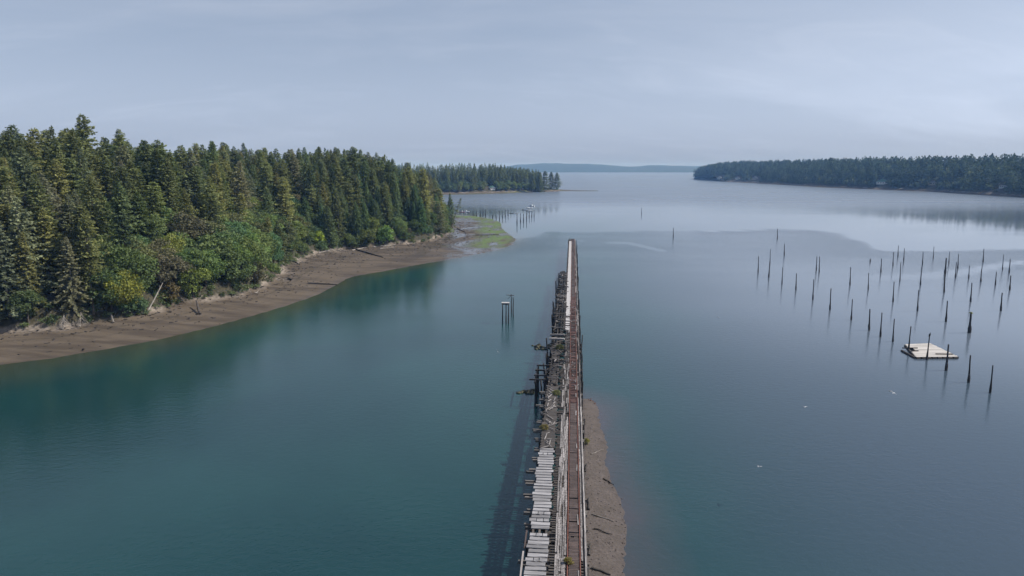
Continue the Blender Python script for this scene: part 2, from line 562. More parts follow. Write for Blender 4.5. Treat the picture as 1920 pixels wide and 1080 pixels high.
gx, gy = np.arange(-520, 0.1, 2.2), np.arange(60, 850, 2.2)
G = np.stack(np.meshgrid(gx, gy, indexing='ij'), -1).reshape(-1, 2)
hz, dw, dt, beach = shore_height(G, W1, T1, 30.0, 46.0)
flat_c = at(925, 432)[:2]
algae_line = pix([(850, 405), (880, 407), (915, 411), (930, 420), (925, 434), (935, 445), (915, 462)])
dal = seg_dist(G, algae_line, closed=False)
algae = (1 - sstep(dal, 5, 14 + 9 * vnoise(G, 30, 9))) * (dt < -1)
flat_poly = pix([(800, 485), (850, 420), (845, 402), (900, 402), (975, 430), (975, 462), (900, 478)])
wet = np.clip(sstep(sdist(G, flat_poly), -30, 12) + 0.55 * sstep(-np.abs(dw), -5, 0), 0, 1) * (dt < -1)
hz = np.where((dt < -1) & (dw > 0), np.minimum(hz, 0.10 + dw * .06) * (1 - .55 * sstep(sdist(G, flat_poly), -10, 15)), hz)
me = mesh_np('left_shore', np.c_[G, hz], grid_faces(len(gx), len(gy)), M['terrain'], {'beach': beach, 'algae': algae, 'wet': wet}, True)
tag(link('wooded_shore_terrain', me), kind='structure')

# ------------------------------------------------------------------ the second point (farther left)
W2 = pix([(700, 367), (800, 365.5), (850, 365), (880, 364.5), (915, 363.5), (950, 362.5), (985, 361), (1020, 359.5), (1052, 358.2), (1085, 358.6),
          (1122, 358.4)])
W2 += [at(1124, 357.2)[:2], at(1085, 356.8)[:2], at(1056, 355.5)[:2], np.array([-60., 1760.]), np.array([-300., 1980.]), np.array([-760., 1980.]), np.array([-760., 1290.])]
T2 = pix([(700, 364.2), (800, 362.8), (850, 362), (880, 361.6), (915, 360.6), (950, 359.8), (985, 358.8), (1020, 357.8), (1048, 357.0)], 2.0)
T2 += [at(1049, 356, 2.)[:2], np.array([-70., 1740.]), np.array([-310., 1960.]), np.array([-750., 1960.]), np.array([-750., 1310.])]


def h2f(P):
    px = project(np.c_[P, np.zeros(len(P))])[:, 0]
    return 1 - 0.86 * sstep(px, 900, 1045)


def h_point(P):
    P = np.atleast_2d(P)
    return shore_height(P, W2, T2, 24.0, 60.0, 1.5, 2.0, h2f(P))[0]


gx2, gy2 = np.arange(-780, 130, 5.0), np.arange(1270, 2000, 5.0)
G2 = np.stack(np.meshgrid(gx2, gy2, indexing='ij'), -1).reshape(-1, 2)
z2, dw2, dt2, b2 = shore_height(G2, W2, T2, 24.0, 60.0, 1.5, 2.0, h2f(G2))
me = mesh_np('point', np.c_[G2, z2], grid_faces(len(gx2), len(gy2)), M['terrain'],
             {'beach': np.where(dt2 > 0, b2, .55 + .45 * b2), 'algae': 0.5 * sstep(-np.abs(dw2 - 8), -8, 0), 'wet': np.zeros(len(G2))}, True)
tag(link('wooded_point_terrain', me), kind='structure')

# ------------------------------------------------------------------ the right-hand headland
W3 = pix([(1281, 337.6), (1300, 338.6), (1340, 340.2), (1400, 343.0), (1470, 347.0), (1540, 351.5), (1600, 353.8), (1680, 357.2), (1760, 360.2), (1800, 363.2),
          (1860, 366.5), (1920, 370.5), (2050, 379), (2250, 392)])
W3 += [np.array([1700., 1150.]), np.array([2900., 2600.]), np.array([1900., 3900.]), at(1283, 334.8)[:2]]
T3 = pix([(1293, 337.0), (1305, 337.4), (1340, 338.6), (1400, 341.2), (1470, 345.0), (1540, 349.0), (1600, 351.6), (1680, 354.8), (1760, 357.8), (1800, 360.6),
          (1860, 364.2), (1920, 368.0), (2050, 376), (2250, 388)], 2.0)
T3 += [np.array([1680., 1170.]), np.array([2860., 2600.]), np.array([1880., 3860.]), at(1294, 335.6)[:2]]


def h_head(P):
    P = np.atleast_2d(P)
    return shore_height(P, W3, T3, 46.0, 105.0, 3.0, 2.0)[0]


gx3, gy3 = np.arange(560, 3000, 11.0), np.arange(950, 4000, 11.0)
G3 = np.stack(np.meshgrid(gx3, gy3, indexing='ij'), -1).reshape(-1, 2)
z3, dw3, dt3, b3 = shore_height(G3, W3, T3, 46.0, 105.0, 3.0, 2.0)
me = mesh_np('headland', np.c_[G3, z3], grid_faces(len(gx3), len(gy3)), M['terrain'],
             {'beach': np.where(dt3 > 0, b3, .5 + .4 * b3), 'algae': np.zeros(len(G3)), 'wet': np.zeros(len(G3))}, True)
tag(link('wooded_headland_terrain', me), kind='structure')

# ------------------------------------------------------------------ far hills across the bay
nu, nv = 420, 14
ang = np.linspace(-0.118, 0.80, nu)
V = []
for a_ in ang:
    x0, y0 = math.sin(a_), math.cos(a_)
    q = np.array([[a_ * 8500, 0.]])
    ridge = 48 + 42 * vnoise(q, 900, 21)[0] + 22 * vnoise(q, 320, 22)[0] + 6 * vnoise(q, 90, 23)[0]
    ridge *= min(1, .35 + (a_ + .118) / .06)
    r0 = 8300 + 500 * (vnoise(q, 1400, 24)[0] - .5)
    for j in range(nv):
        s = j / (nv - 1)
        r_ = r0 + 1500 * s
        zz = -2 + (ridge + 2) * (1 - (1 - min(1, s * 1.6)) ** 2.2) + (4 * vnoise(np.array([[a_ * 8500, s * 1500.]]), 60, 25)[0] if j else 0)
        V.append((x0 * r_, y0 * r_, zz if j < nv - 1 else -2))
me = mesh_np('far_hills', V, grid_faces(nu, nv), M['hills'], None, True)
tag(link('hills', me), kind='structure')

# ------------------------------------------------------------------ gravel bar under the trestle
BAR = pix([(1089, 747), (1104, 749), (1116, 756), (1122, 775), (1128, 795), (1134, 828), (1136, 870), (1147, 905), (1160, 935), (1167, 965), (1170, 1020), (1173, 1080),
           (1180, 1160), (1190, 1300)])
BAR += [np.array([5.5, 30.]), np.array([-4.0, 30.]), np.array([-3.2, 80.]), np.array([-1.5, 118.]), np.array([0.6, BAR[0][1] - 4])]
gx4, gy4 = np.arange(-22, 40, 0.45), np.arange(24, 165, 0.45)
G4 = np.stack(np.meshgrid(gx4, gy4, indexing='ij'), -1).reshape(-1, 2)
d4 = sdist(G4, BAR) + 1.0 * (vnoise(G4, 5.0, 31) - .5) + .2 * (vnoise(G4, 1.2, 32) - .5)
z4 = np.where(d4 > 0, 1.0 * (1 - np.exp(-d4 / 4.5)), np.maximum(d4 * .16, -1.6)) + .10 * (vnoise(G4, .8, 33) - .5) * (d4 > -2)
me = mesh_np('gravel_bar', np.c_[G4, z4], grid_faces(len(gx4), len(gy4)), M['bar'], None, True)
tag(link('gravel_bar', me), kind='structure')


def h_bar(x, y):
    i = min(max(int(round((x + 22) / .45)), 0), len(gx4) - 1)
    j = min(max(int(round((y - 24) / .45)), 0), len(gy4) - 1)
    return float(z4.reshape(len(gx4), len(gy4))[i, j])


# ------------------------------------------------------------------ the water: one sheet on a polar grid to the far hills
na, nr = 420, 300
th = np.linspace(-math.pi, math.pi, na)
# finer angles ahead of the viewer
th = np.sign(th) * (np.abs(th) / math.pi) ** 1.8 * math.pi
rr = np.r_[0.5, np.geomspace(14, 9900, nr - 1)]
TT, RR = np.meshgrid(th, rr, indexing='ij')
WP = np.stack([RR * np.sin(TT), RR * np.cos(TT)], -1).reshape(-1, 2)
dwl = -sdist(WP, W1)
shallow_reflection = np.clip(1 - dwl / (14 + 40 * sstep(-WP[:, 0], 60, 200)), 0, 1) ** 1.4  # reaches wider on the left to carry the bluff's painted reflection
dbar = -(sdist(WP, BAR) + 1.4 * (vnoise(WP, 4, 41) - .5))
barf = np.clip(1 - dbar / 9.5, 0, 1) * sstep(WP[:, 0], -4, 2)
edge = pix([(975, 452), (1040, 436), (1150, 435), (1320, 431), (1440, 430), (1520, 433), (1570, 440), (1640, 468), (1700, 474), (1920, 470), (2400, 480)])
calm_poly = list(edge) + [np.array([1500., 500.]), np.array([1500., 9000.]), np.array([-1500., 9000.]), np.array([-600., 780.])]
dc = sdist(WP, calm_poly) + 16 * (vnoise(WP, 60, 42) - .5)
ruffle = 1 - sstep(dc, -4, 10)
gust = (1 - sstep(dc + 14 * (vnoise(WP, 16, 48) - .5), -14, 12)) * (1 - sstep(-dc, 15, 190)) * (.55 + .45 * vnoise(WP * np.array([.4, 1.]), 22, 47))
far_ruf = sstep(WP[:, 1], 850, 1300) * .6
ruffle = np.maximum(ruffle * .95, far_ruf)
lee = 1 - sstep(dwl, 20, 90)                      # sheltered water close under the wooded shore
ruffle *= 1 - .45 * lee
right_calm = sstep(WP[:, 0], 20, 120)
silt_sheen = sstep(WP[:, 0] + 18 * (vnoise(WP, 40, 44) - .5), -4, 70) * (1 - .5 * sstep(WP[:, 1], 250, 700))  # painted sky brightness with murkier water, toward the right
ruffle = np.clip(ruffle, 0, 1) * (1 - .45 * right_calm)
sky_sheen = sstep(WP[:, 0] + 40 * (vnoise(WP, 50, 45) - .5), -10, 140) * sstep(WP[:, 1] + .35 * WP[:, 0], 150, 300)
sky_sheen = np.maximum(sky_sheen, sstep(WP[:, 1], 480, 1000))  # all far water gets the painted sky brightness too
slick = np.zeros(len(WP))
for line, wd_ in (([(1500, 395), (1590, 405), (1600, 425), (1622, 445), (1660, 468)], 5.0),
                  ([(1640, 521), (1740, 518), (1820, 508), (1900, 493), (2100, 480)], 5.0),
                  ([(1330, 434), (1345, 433), (1420, 431)], 5.0),
                  ([(1090, 452), (1180, 456), (1240, 470)], 2.5)):
    dl = seg_dist(WP, pix(line), closed=False)
    slick = np.maximum(slick, 1 - sstep(dl, wd_ * .3, wd_ * 1.3 + 3 * vnoise(WP, 14, 43)))
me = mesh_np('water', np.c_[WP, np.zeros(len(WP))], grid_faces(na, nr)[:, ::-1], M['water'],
             {'shallow_reflection': shallow_reflection, 'bar': barf, 'ruffle': ruffle, 'slick': slick, 'silt_sheen': silt_sheen, 'sky_sheen': sky_sheen, 'gust': gust, 'offing': sstep(WP[:, 1], 700, 1150)}, True)
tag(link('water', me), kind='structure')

# ------------------------------------------------------------------ trees
def unit(v):
    return v / np.maximum(np.linalg.norm(v, axis=-1, keepdims=True), 1e-9)


def cards(Pc, D, L, Wd, rng, fold=0.25, face=None, scat=.38):
    """leafy sprays: bent diamonds of 2 quads... returned as (V, F) triangles, one spray = 2 triangles"""
    n = len(Pc)
    D = unit(D)
    side = unit(np.cross(D, rng.normal(size=(n, 3)) if face is None else face + rng.normal(size=(n, 3)) * scat))
    up_ = np.cross(side, D)
    a = Pc
    b = Pc + D * (L * .5)[:, None] + side * (Wd * .5)[:, None] - up_ * (Wd * fold)[:, None]
    c = Pc + D * L[:, None]
    d = Pc + D * (L * .5)[:, None] - side * (Wd * .5)[:, None] - up_ * (Wd * fold)[:, None]
    V = np.stack([a, b, c, d], 1).reshape(-1, 3)
    i = np.arange(n)[:, None] * 4
    Fq = np.concatenate([i + np.array([[0, 1, 2]]), i + np.array([[0, 2, 3]])], 0)
    return V, Fq


def conifer_crown(seed, H, Rm, z0=0.10, whorl=0.75, nb=6, spray=1.0, ragged=0.3, power=0.85, droop=0.30, gap=0.0, k=2, taper_top=0.0):
    rng = np.random.default_rng(seed)
    Pc, D, L, T = [], [], [], []
    z = H * z0
    ph = rng.random() * 6.28
    lop = rng.normal(0, .16, 2)
    while z < H * .985:
        u = (H - z) / (H * (1 - z0))                         # 1 at the foot of the crown, 0 at the top
        prof = min(1.0, u ** power * 1.12) * (0.80 if u > .9 else 1.0)
        rad = Rm * (prof + taper_top * u * (1 - u))
        if u > .3 and rng.random() < gap:
            z += whorl
            continue
        layer = rng.uniform(1 - ragged * min(1, u * 2.2), 1 + ragged * .6 * min(1, u * 2.2))
        for b in range(nb):
            az = ph + 2 * math.pi * (b + rng.uniform(-.35, .35)) / nb
            ln = max(.35, rad * layer * rng.uniform(.6, 1.15) * (1 + lop[0] * math.cos(az) + lop[1] * math.sin(az)))
            el = 0.45 * (1 - u) ** 1.5 - droop * u + rng.normal(0, .10)
            o = np.array([math.cos(az), math.sin(az), 0])
            m = max(2, int(ln / (spray * .52)))
            tt = (np.arange(m) + rng.random(m)) / m
            tt = .18 + .82 * tt
            cz = np.sin(el) * ln * tt - .10 * ln * tt ** 2 + .08 * ln * tt ** 4
            p = np.c_[o[0] * ln * tt, o[1] * ln * tt, z + cz]
            for r_ in range(k):
                sg = rng.choice([-1, 1], m)
                sidev = np.array([-o[1], o[0], 0])
                dd = o * rng.uniform(.35, 1.0, m)[:, None] + sidev * (sg * rng.uniform(.15, .95, m))[:, None] + np.array([0, 0, 1.]) * rng.normal(-.22 * droop / .3, .28, m)[:, None]
                Pc.append(p + rng.normal(0, .12 * spray, (m, 3)))
                D.append(dd)
                L.append(spray * rng.uniform(.7, 1.35, m) * (.45 + .55 * min(1, ln / 1.6)))
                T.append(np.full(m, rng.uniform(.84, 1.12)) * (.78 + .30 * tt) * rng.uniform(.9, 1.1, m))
        ph += 2.4
        z += whorl * rng.uniform(.7, 1.3) * (.55 + .45 * u)
    # leader
    m = 5
    Pc.append(np.c_[rng.normal(0, .05, m), rng.normal(0, .05, m), np.linspace(H * .955, H * .985, m)])
    D.append(np.c_[rng.normal(0, .22, m), rng.normal(0, .22, m), np.full(m, 1.2)])
    L.append(np.full(m, spray * .8)); T.append(np.ones(m))
    Pc, D, L, T = np.concatenate(Pc), np.concatenate(D), np.concatenate(L), np.concatenate(T)
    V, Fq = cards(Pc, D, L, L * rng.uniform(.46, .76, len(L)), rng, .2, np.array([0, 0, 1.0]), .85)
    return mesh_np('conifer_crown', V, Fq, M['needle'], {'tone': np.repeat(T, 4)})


def trunk_mesh(H, r0, seed, lean=0.0, mat='bark', stubs=0, top=0.97, wob=0.15):
    rnd = random.Random(seed)
    mb = MB()
    pts, rad = [], []
    for i in range(7):
        s = i / 6 * top
        pts.append((lean * s * s * H + rnd.uniform(-wob, wob) * s, rnd.uniform(-wob, wob) * s, H * s - (0.8 if i == 0 else 0)))
        rad.append(max(.03, r0 * (1 - .93 * s) * (1.25 if i == 0 else 1)))
    mb.tube(pts, rad, 7)
    for j in range(stubs):
        z = H * rnd.uniform(.25, .95)
        a = rnd.uniform(0, 6.28)
        ln = (1 - z / H) * H * .13 + .7
        s = z / H
        b0 = Vector((lean * s * s * H, 0, z))
        e = b0 + Vector((math.cos(a) * ln, math.sin(a) * ln, ln * rnd.uniform(-.2, .35)))
        mb.tube([b0, (b0 + e) / 2 + Vector((0, 0, .1)), e], [.09, .06, .02], 4)
    return mb.mesh('trunk', M[mat])


def broad_crown(seed, H, Rm, zlow=0.15, lobes=26, per=110, leaf=0.62, squash=0.9, shape=1.0):
    rng = np.random.default_rng(seed)
    Pc, D, L, T = [], [], [], []
    FN = []
    zc, hz_ = H * (zlow + 1) / 2, H * (1 - zlow) / 2
    lop = rng.normal(0, .15, 2)
    for i in range(lobes):
        d = unit(rng.normal(size=3) + np.array([0, 0, .25]))
        rr_ = rng.uniform(.35, 1.0) ** .6
        s = 1 - .35 * shape * max(0, d[2])
        c = np.array([d[0] * Rm * rr_ * s * (1 + lop[0]), d[1] * Rm * rr_ * s * (1 + lop[1]), zc + d[2] * hz_ * rr_ * .86])
        lr = rng.uniform(.24, .42) * Rm * squash
        m = int(per * rng.uniform(.7, 1.3))
        n = unit(rng.normal(size=(m, 3)) + np.array([0, 0, .35]))
        rad = lr * rng.uniform(.55, 1.12, m)[:, None]
        p = c + n * rad * np.array([1.1, 1.1, .8])
        dd = unit(n * .5 + rng.normal(size=(m, 3)) * .7 + np.array([0, 0, -.25]))
        Pc.append(p); D.append(dd)
        L.append(leaf * rng.uniform(.6, 1.4, m))
        T.append(np.full(m, rng.uniform(.80, 1.16)) * rng.uniform(.86, 1.14, m))
        FN.append(n)
    Pc, D, L, T = np.concatenate(Pc), np.concatenate(D), np.concatenate(L), np.concatenate(T)
    keep = Pc[:, 2] > 0.15
    Pc, D, L, T = Pc[keep], D[keep], L[keep], T[keep]
    V, Fq = cards(Pc, D, L, L * .75, rng, .15, np.concatenate(FN)[keep] * .9)
    return mesh_np('leaf_crown', V, Fq, M['leaf'], {'tone': np.repeat(T, 4)})


def limb_mesh(H, Rm, seed, mat='bark', zlow=0.15, r0=0.22, n=5):
    rnd = random.Random(seed)
    mb = MB()
    mb.tube([(0, 0, -.8), (.1, 0, H * .25), (0, .1, H * .5), (0, 0, H * .8)], [r0 * 1.25, r0, r0 * .6, r0 * .2], 7)
    for i in range(n):
        a = 6.28 * i / n + rnd.uniform(-.4, .4)
        z = H * rnd.uniform(.18, .5)
        e = Vector((math.cos(a) * Rm * .75, math.sin(a) * Rm * .75, z + H * rnd.uniform(.15, .35)))
        b0 = Vector((0, 0, z))
        mb.tube([b0, b0.lerp(e, .5) + Vector((0, 0, .4)), e], [r0 * .5, r0 * .32, r0 * .1], 5)
    return mb.mesh('trunk', M[mat])


# mesh kinds: (crown mesh, trunk mesh, height, radius) built once, shared by every copy
FIR = []
for i in range(6):      # Douglas firs and spruces, ragged
    Hh = [34, 31, 36, 29, 33, 38][i]
    Rr = [7.0, 6.2, 6.8, 6.6, 7.4, 6.2][i]
    FIR.append((conifer_crown(100 + i, Hh, Rr, z0=[.10, .06, .16, .08, .12, .2][i], whorl=.74, nb=7, spray=.84, ragged=.48, power=[.72, .88, .62, .80, .70, .58][i], droop=.22, gap=.09),
                trunk_mesh(Hh, .42, i), Hh, Rr))
SPRUCE = []
for i in range(3):      # grey-green, layered, lichen hung
    Hh, Rr = [32, 28, 35][i], [6.8, 6.2, 6.6][i]
    SPRUCE.append((conifer_crown(140 + i, Hh, Rr, z0=.05, whorl=1.0, nb=7, spray=.80, ragged=.34, power=.8, droop=.38, gap=.05, k=3),
                   trunk_mesh(Hh, .42, 20 + i, mat='pale_bark'), Hh, Rr))
CEDAR = []
for i in range(4):      # red cedars: narrow, dense, drooping
    Hh, Rr = [25, 28, 22, 26][i], [4.6, 4.4, 4.3, 4.9][i]
    CEDAR.append((conifer_crown(170 + i, Hh, Rr, z0=.03, whorl=.52, nb=7, spray=.72, ragged=.2, power=.80, droop=.42, k=2, taper_top=.35),
                  trunk_mesh(Hh, .36, 30 + i), Hh, Rr))
MAPLE = []
for i in range(5):
    Hh, Rr = [15, 13, 17, 12, 14][i], [5.6, 5.0, 5.4, 4.6, 5.8][i]
    MAPLE.append((broad_crown(200 + i, Hh, Rr, [.10, .05, .12, .06, .08][i], 38, 130, .55), limb_mesh(Hh, Rr, 40 + i, r0=.26), Hh, Rr))
SHRUB = []
for i in range(4):
    Hh, Rr = [5.0, 4.2, 6.0, 3.6][i], [3.2, 2.8, 3.0, 2.6][i]
    SHRUB.append((broad_crown(230 + i, Hh, Rr, -.10, 18, 90, .46, 1.0, .4), limb_mesh(Hh, Rr, 50 + i, r0=.09, n=4), Hh, Rr))
# thin, cheap versions for what stands far off or hidden behind
LOWFIR = [(conifer_crown(300 + i, 30, 4.2, z0=.08, whorl=1.6, nb=5, spray=2.0, ragged=.3, power=.75, droop=.25, k=1)) for i in range(4)]
TINYFIR = [(conifer_crown(320 + i, 30, 5.0, z0=.02, whorl=4.2, nb=4, spray=5.2, ragged=.3, power=.7, droop=.2, k=1)) for i in range(5)]
TINYLEAF = [broad_crown(330 + i, 14, 6.0, .0, 7, 9, 4.2) for i in range(3)]


def mesh_arrays(me):
    v = np.empty(len(me.vertices) * 3, np.float32); me.vertices.foreach_get('co', v)
    f = np.empty(len(me.loops), np.int32); me.loops.foreach_get('vertex_index', f)
    a = np.empty(len(me.vertices), np.float32); me.attributes['tone'].data.foreach_get('value', a)
    return v.reshape(-1, 3), f.reshape(-1, 3), a


def merged(name, items, kinds, matn, color, rng):
    """many distant trees that read as one mass: one mesh; items = (x, y, z, height scale, width scale, kind, tone)"""
    src = [mesh_arrays(k) for k in kinds]
    VV, FF, AA = [], [], []
    n = 0
    for (x, y, z, sh, sw, k, tone) in items:
        v, f, a = src[k]
        an = rng.random() * 6.28
        c, s = math.cos(an), math.sin(an)
        q = np.empty_like(v)
        q[:, 0] = (v[:, 0] * c - v[:, 1] * s) * sw + x
        q[:, 1] = (v[:, 0] * s + v[:, 1] * c) * sw + y
        q[:, 2] = v[:, 2] * sh + z
        VV.append(q); FF.append(f + n); AA.append(a * tone)
        n += len(v)
    o = link(name, mesh_np(name, np.concatenate(VV), np.concatenate(FF), M[matn], {'tone': np.concatenate(AA)}))
    o.color = color
    return o


def tree(name, kind, loc, sc, rz, color, label, cat, group, lean=(0, 0), sz=None):
    crown, trunk, Hh, Rr = kind
    root = empty(name, loc, label, cat, group, rz)
    root.scale = (sc, sc, sz or sc)
    root.rotation_euler = (lean[0], lean[1], rz)
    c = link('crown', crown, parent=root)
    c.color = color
    link('trunk', trunk, parent=root)
    return root


DK = (0.104, 0.130, 0.048, 1)      # dark fir
OL = (0.158, 0.172, 0.060, 1)      # olive fir
GG = (0.140, 0.152, 0.086, 1)      # grey-green, lichen
CE = (0.104, 0.146, 0.056, 1)      # cedar green
MG = (0.088, 0.128, 0.042, 1)      # maple green
LG = (0.116, 0.160, 0.046, 1)      # light green
YG = (0.185, 0.195, 0.035, 1)       # yellowing
BR = (0.106, 0.102, 0.054, 1)      # browning
BG = (0.072, 0.122, 0.050, 1)      # bluish green


def jc(c, rng, a=.16):
    f = 1 + rng.uniform(-a, a)
    return (c[0] * f * (1 + rng.uniform(-.12, .12)), c[1] * f, c[2] * f * (1 + rng.uniform(-.1, .1)), 1)


rng = np.random.default_rng(77)
# ---- particular trees that stand out in the photograph (foot pixel, kind, height, colour, name, label, category)
FEATURE = [
    (232, 594, MAPLE[0], 15.5, YG, 'maple_tree', 'yellow-turning maple rising above the left beach', 'tree'),
    (200, 588, MAPLE[1], 13.0, MG, 'maple_tree', 'bright green maple tucked against the left side of the yellow-turning maple', 'tree'),
    (246, 594, SHRUB[0], 5.4, BG, 'willow_shrub', 'rounded dark green shrub at the beach edge just below the yellow-turning maple', 'shrub'),
    (55, 616, MAPLE[3], 11.5, (0.075, 0.105, 0.040, 1), 'willow_shrub', 'big rounded bush overhanging the beach at the left edge of the picture', 'shrub'),
    (364, 563, MAPLE[4], 14.0, (0.145, 0.185, 0.040, 1), 'maple_tree', 'yellow-green flat-topped tree on the bank to the right of the yellow-turning maple', 'tree'),
    (318, 572, SHRUB[2], 7.0, (0.135, 0.11, 0.045, 1), 'browning_shrub', 'orange-brown drying shrub between the two yellow maples', 'shrub'),
    (597, 470, SHRUB[2], 7.5, (0.19, 0.25, 0.03, 1), 'willow_shrub', 'small bright lime-green bush at the middle of the wooded shore', 'shrub'),
    (722, 459, SHRUB[1], 9.5, (0.115, 0.195, 0.040, 1), 'willow_shrub', 'rounded fresh-green bush above the pale drift logs', 'shrub'),
    (690, 461, SHRUB[0], 9.0, (0.110, 0.135, 0.035, 1), 'willow_shrub', 'rounded olive-green bush just above the long dark drift log', 'shrub'),
    (478, 546, SHRUB[2], 9.5, BR, 'browning_shrub', 'brown-tinged tall bush at the shore bend by the bare sand', 'shrub'),
]
taken = []
for (px, py, kind, hgt, colr, nm, lab, cat) in FEATURE:
    P = at(px, py, 2.6)
    dv = unit(P[:2])
    for _ in range(40):
        if sdist(P[None, :2], T1)[0] > 1.2:
            break
        P[:2] += dv
    s = hgt / kind[2]
    tree(nm, kind, (P[0], P[1], float(h_left(P[:2])[0])), s, rng.random() * 6.28, colr, lab, cat, None)
    taken.append((P[0], P[1], kind[3] * s * .4))
taken = np.array(taken)

# ---- the wood itself: scatter on the bluff
cand = []
sp = 6.3
for x in np.arange(-470, -20, sp):
    for y in np.arange(95, 720, sp):
        cand.append((x + rng.uniform(-.45, .45) * sp, y + rng.uniform(-.45, .45) * sp))
cand = np.array(cand)
dtc = sdist(cand, T1)
pj = project(np.c_[cand, np.full(len(cand), 8.0)])
ok = (dtc > .8) & (dtc < 118) & (pj[:, 0] > -330) & (pj[:, 2] > 60)
cand, dtc, pj = cand[ok], dtc[ok], pj[ok]
hc = h_left(cand)
bare = at(135, 590, 4.0)[:2]                     # the little bare sand slide
trees = []
for (x, y), d, (px, py, dep), z in zip(cand, dtc, pj, hc):
    if len(taken) and (np.hypot(taken[:, 0] - x, taken[:, 1] - y) < taken[:, 2]).any():
        continue
    if np.hypot(bare[0] - x, bare[1] - y) < 3.5:
        continue
    r_ = rng.random()
    patch = vnoise(np.array([[x, y]]), 26, 61)[0]
    leafy = 0.0
    if 190 < px < 575:
        leafy = .90 if d < 24 else (.62 if d < 50 and patch > .42 else .10)
        if px < 260 and d > 16:
            leafy *= .35
    elif px >= 575:
        leafy = .85 if d < 6 else (.22 if d < 14 else .03)
    elif px < 190:
        leafy = .40 if d < 6 else .08
    if d > 42 and leafy < .5:
        keepp = .62
    else:
        keepp = 1.0 if d < 22 else .8
    if rng.random() > keepp:
        continue
    if r_ < leafy:
        if d < (2.2 if 190 < px < 575 else 5):
            k = SHRUB[rng.integers(4)]; hgt = rng.uniform(3.2, 7.0); nm = 'shrub'
        else:
            k = MAPLE[rng.integers(5)]; hgt = rng.uniform(11, 18) * (.75 if px > 575 else 1); nm = 'maple'
        q = rng.random()
        colr = MG if q < .42 else LG if q < .60 else BG if q < .80 else (0.095, 0.115, 0.045, 1) if q < .92 else BR if q < .965 else (0.150, 0.185, 0.045, 1)
        tone = 'deep green' if colr in (MG, BG) else 'light green' if colr == LG else 'olive' if colr[0] < .099 else 'browning' if colr == BR else 'yellowing'
    else:
        if px < 230 and d < 60 and rng.random() < .62:
            k = SPRUCE[rng.integers(3)]; nm = 'spruce'; hgt = rng.uniform(22, 33)
            colr, tone = (GG, 'grey-green') if rng.random() < .7 else (OL, 'olive')
        elif px > 560 and d < 40 and rng.random() < .65:
            k = CEDAR[rng.integers(4)]; nm = 'cedar'; hgt = rng.uniform(19, 29)
            colr, tone = (CE, 'mid-green') if rng.random() < .6 else (BG, 'dark green')
        else:
            k = FIR[rng.integers(6)]; nm = 'fir'; hgt = rng.uniform(23, 36) + (4 if rng.random() < .15 and px > 160 else 0)
            q = rng.random()
            colr, tone = (DK, 'dark green') if q < .55 else (OL, 'olive') if q < .9 else (GG, 'grey-green')
        if d < 10:
            hgt *= .82
        if rng.random() < .25 and d > 14:
            hgt *= .72
        if px < 190:
            hgt *= 1.09
    # the skyline falls from left to right
    trees.append([x, y, z, k, hgt, nm, colr, tone, d, px, dep])

# which of them show: paint rough silhouettes front to back on a coarse picture
order = sorted(range(len(trees)), key=lambda i: -trees[i][10])
buf = np.full((270, 480), -1, int)
for i in order:
    x, y, z, k, hgt, nm = trees[i][:6]
    b, t_ = project(np.array([[x, y, z], [x, y, z + hgt]]))
    rp = k[3] * hgt / k[2] * F / b[2]
    y0, y1 = t_[1] / 4, b[1] / 4
    for yy in range(max(0, int(y0)), min(269, int(y1)) + 1):
        s = min(1.0, max(0.0, (yy - y0) / max(1e-3, y1 - y0)))
        wv = rp / 4 * (s ** .75 if nm in ('fir', 'spruce', 'cedar') else math.sqrt(max(0, 1 - (2 * s - 1) ** 2)))
        a0, a1 = int(b[0] / 4 - wv), int(b[0] / 4 + wv)
        if a1 >= 0 and a0 < 480:
            buf[yy, max(0, a0):min(480, a1 + 1)] = i
cnt = np.bincount(buf[buf >= 0], minlength=len(trees))
con = sorted([i for i in range(len(trees)) if trees[i][5] in ('fir', 'spruce', 'cedar')], key=lambda i: -cnt[i])
single = set(con[:300]) | {i for i in range(len(trees)) if trees[i][5] in ('maple', 'shrub') and cnt[i] > 0}
NAMES = {'fir': ('fir_tree', 'fir'), 'spruce': ('spruce_tree', 'spruce'), 'cedar': ('cedar_tree', 'cedar'), 'maple': ('maple_tree', 'broadleaf tree'), 'shrub': ('shore_shrub', 'shrub')}
mass = []
for i, (x, y, z, k, hgt, nm, colr, tone, d, px, dep) in enumerate(trees):
    if i in single:
        name, cat = NAMES[nm]
        part_ = 'above the left beach' if px < 230 else 'above the beach bend' if px < 575 else 'near the headland tip'
        row = 'at the bluff foot' if d < 14 else 'halfway up the bluff' if d < 48 else 'on the skyline'
        kindw = {'fir': 'ragged fir', 'spruce': 'layered spruce', 'cedar': 'narrow dense cedar', 'maple': 'rounded broadleaf tree', 'shrub': 'low bush'}[nm]
        lab = f'{tone} {kindw} {row} {part_}'
        s = hgt / k[2]
        wdt = s * rng.uniform(.92, 1.25) * (1.12 if hgt / k[2] < .8 else 1)
        tree(name, k, (x, y, z - .2), wdt, rng.random() * 6.28, jc(colr, rng), lab, cat, lab,
             lean=(rng.normal(0, .018), rng.normal(0, .018)), sz=s)
    elif px > -120 or rng.random() < .5:
        mass.append((x, y, z - .2, hgt / 30, hgt / 30, int(rng.integers(4)), rng.uniform(.8, 1.2)))
o = merged('woodland', mass, LOWFIR, 'needle', DK, rng)
tag(o, 'dense conifer wood filling in behind the trees of the left bluff', 'wood', kind='stuff')

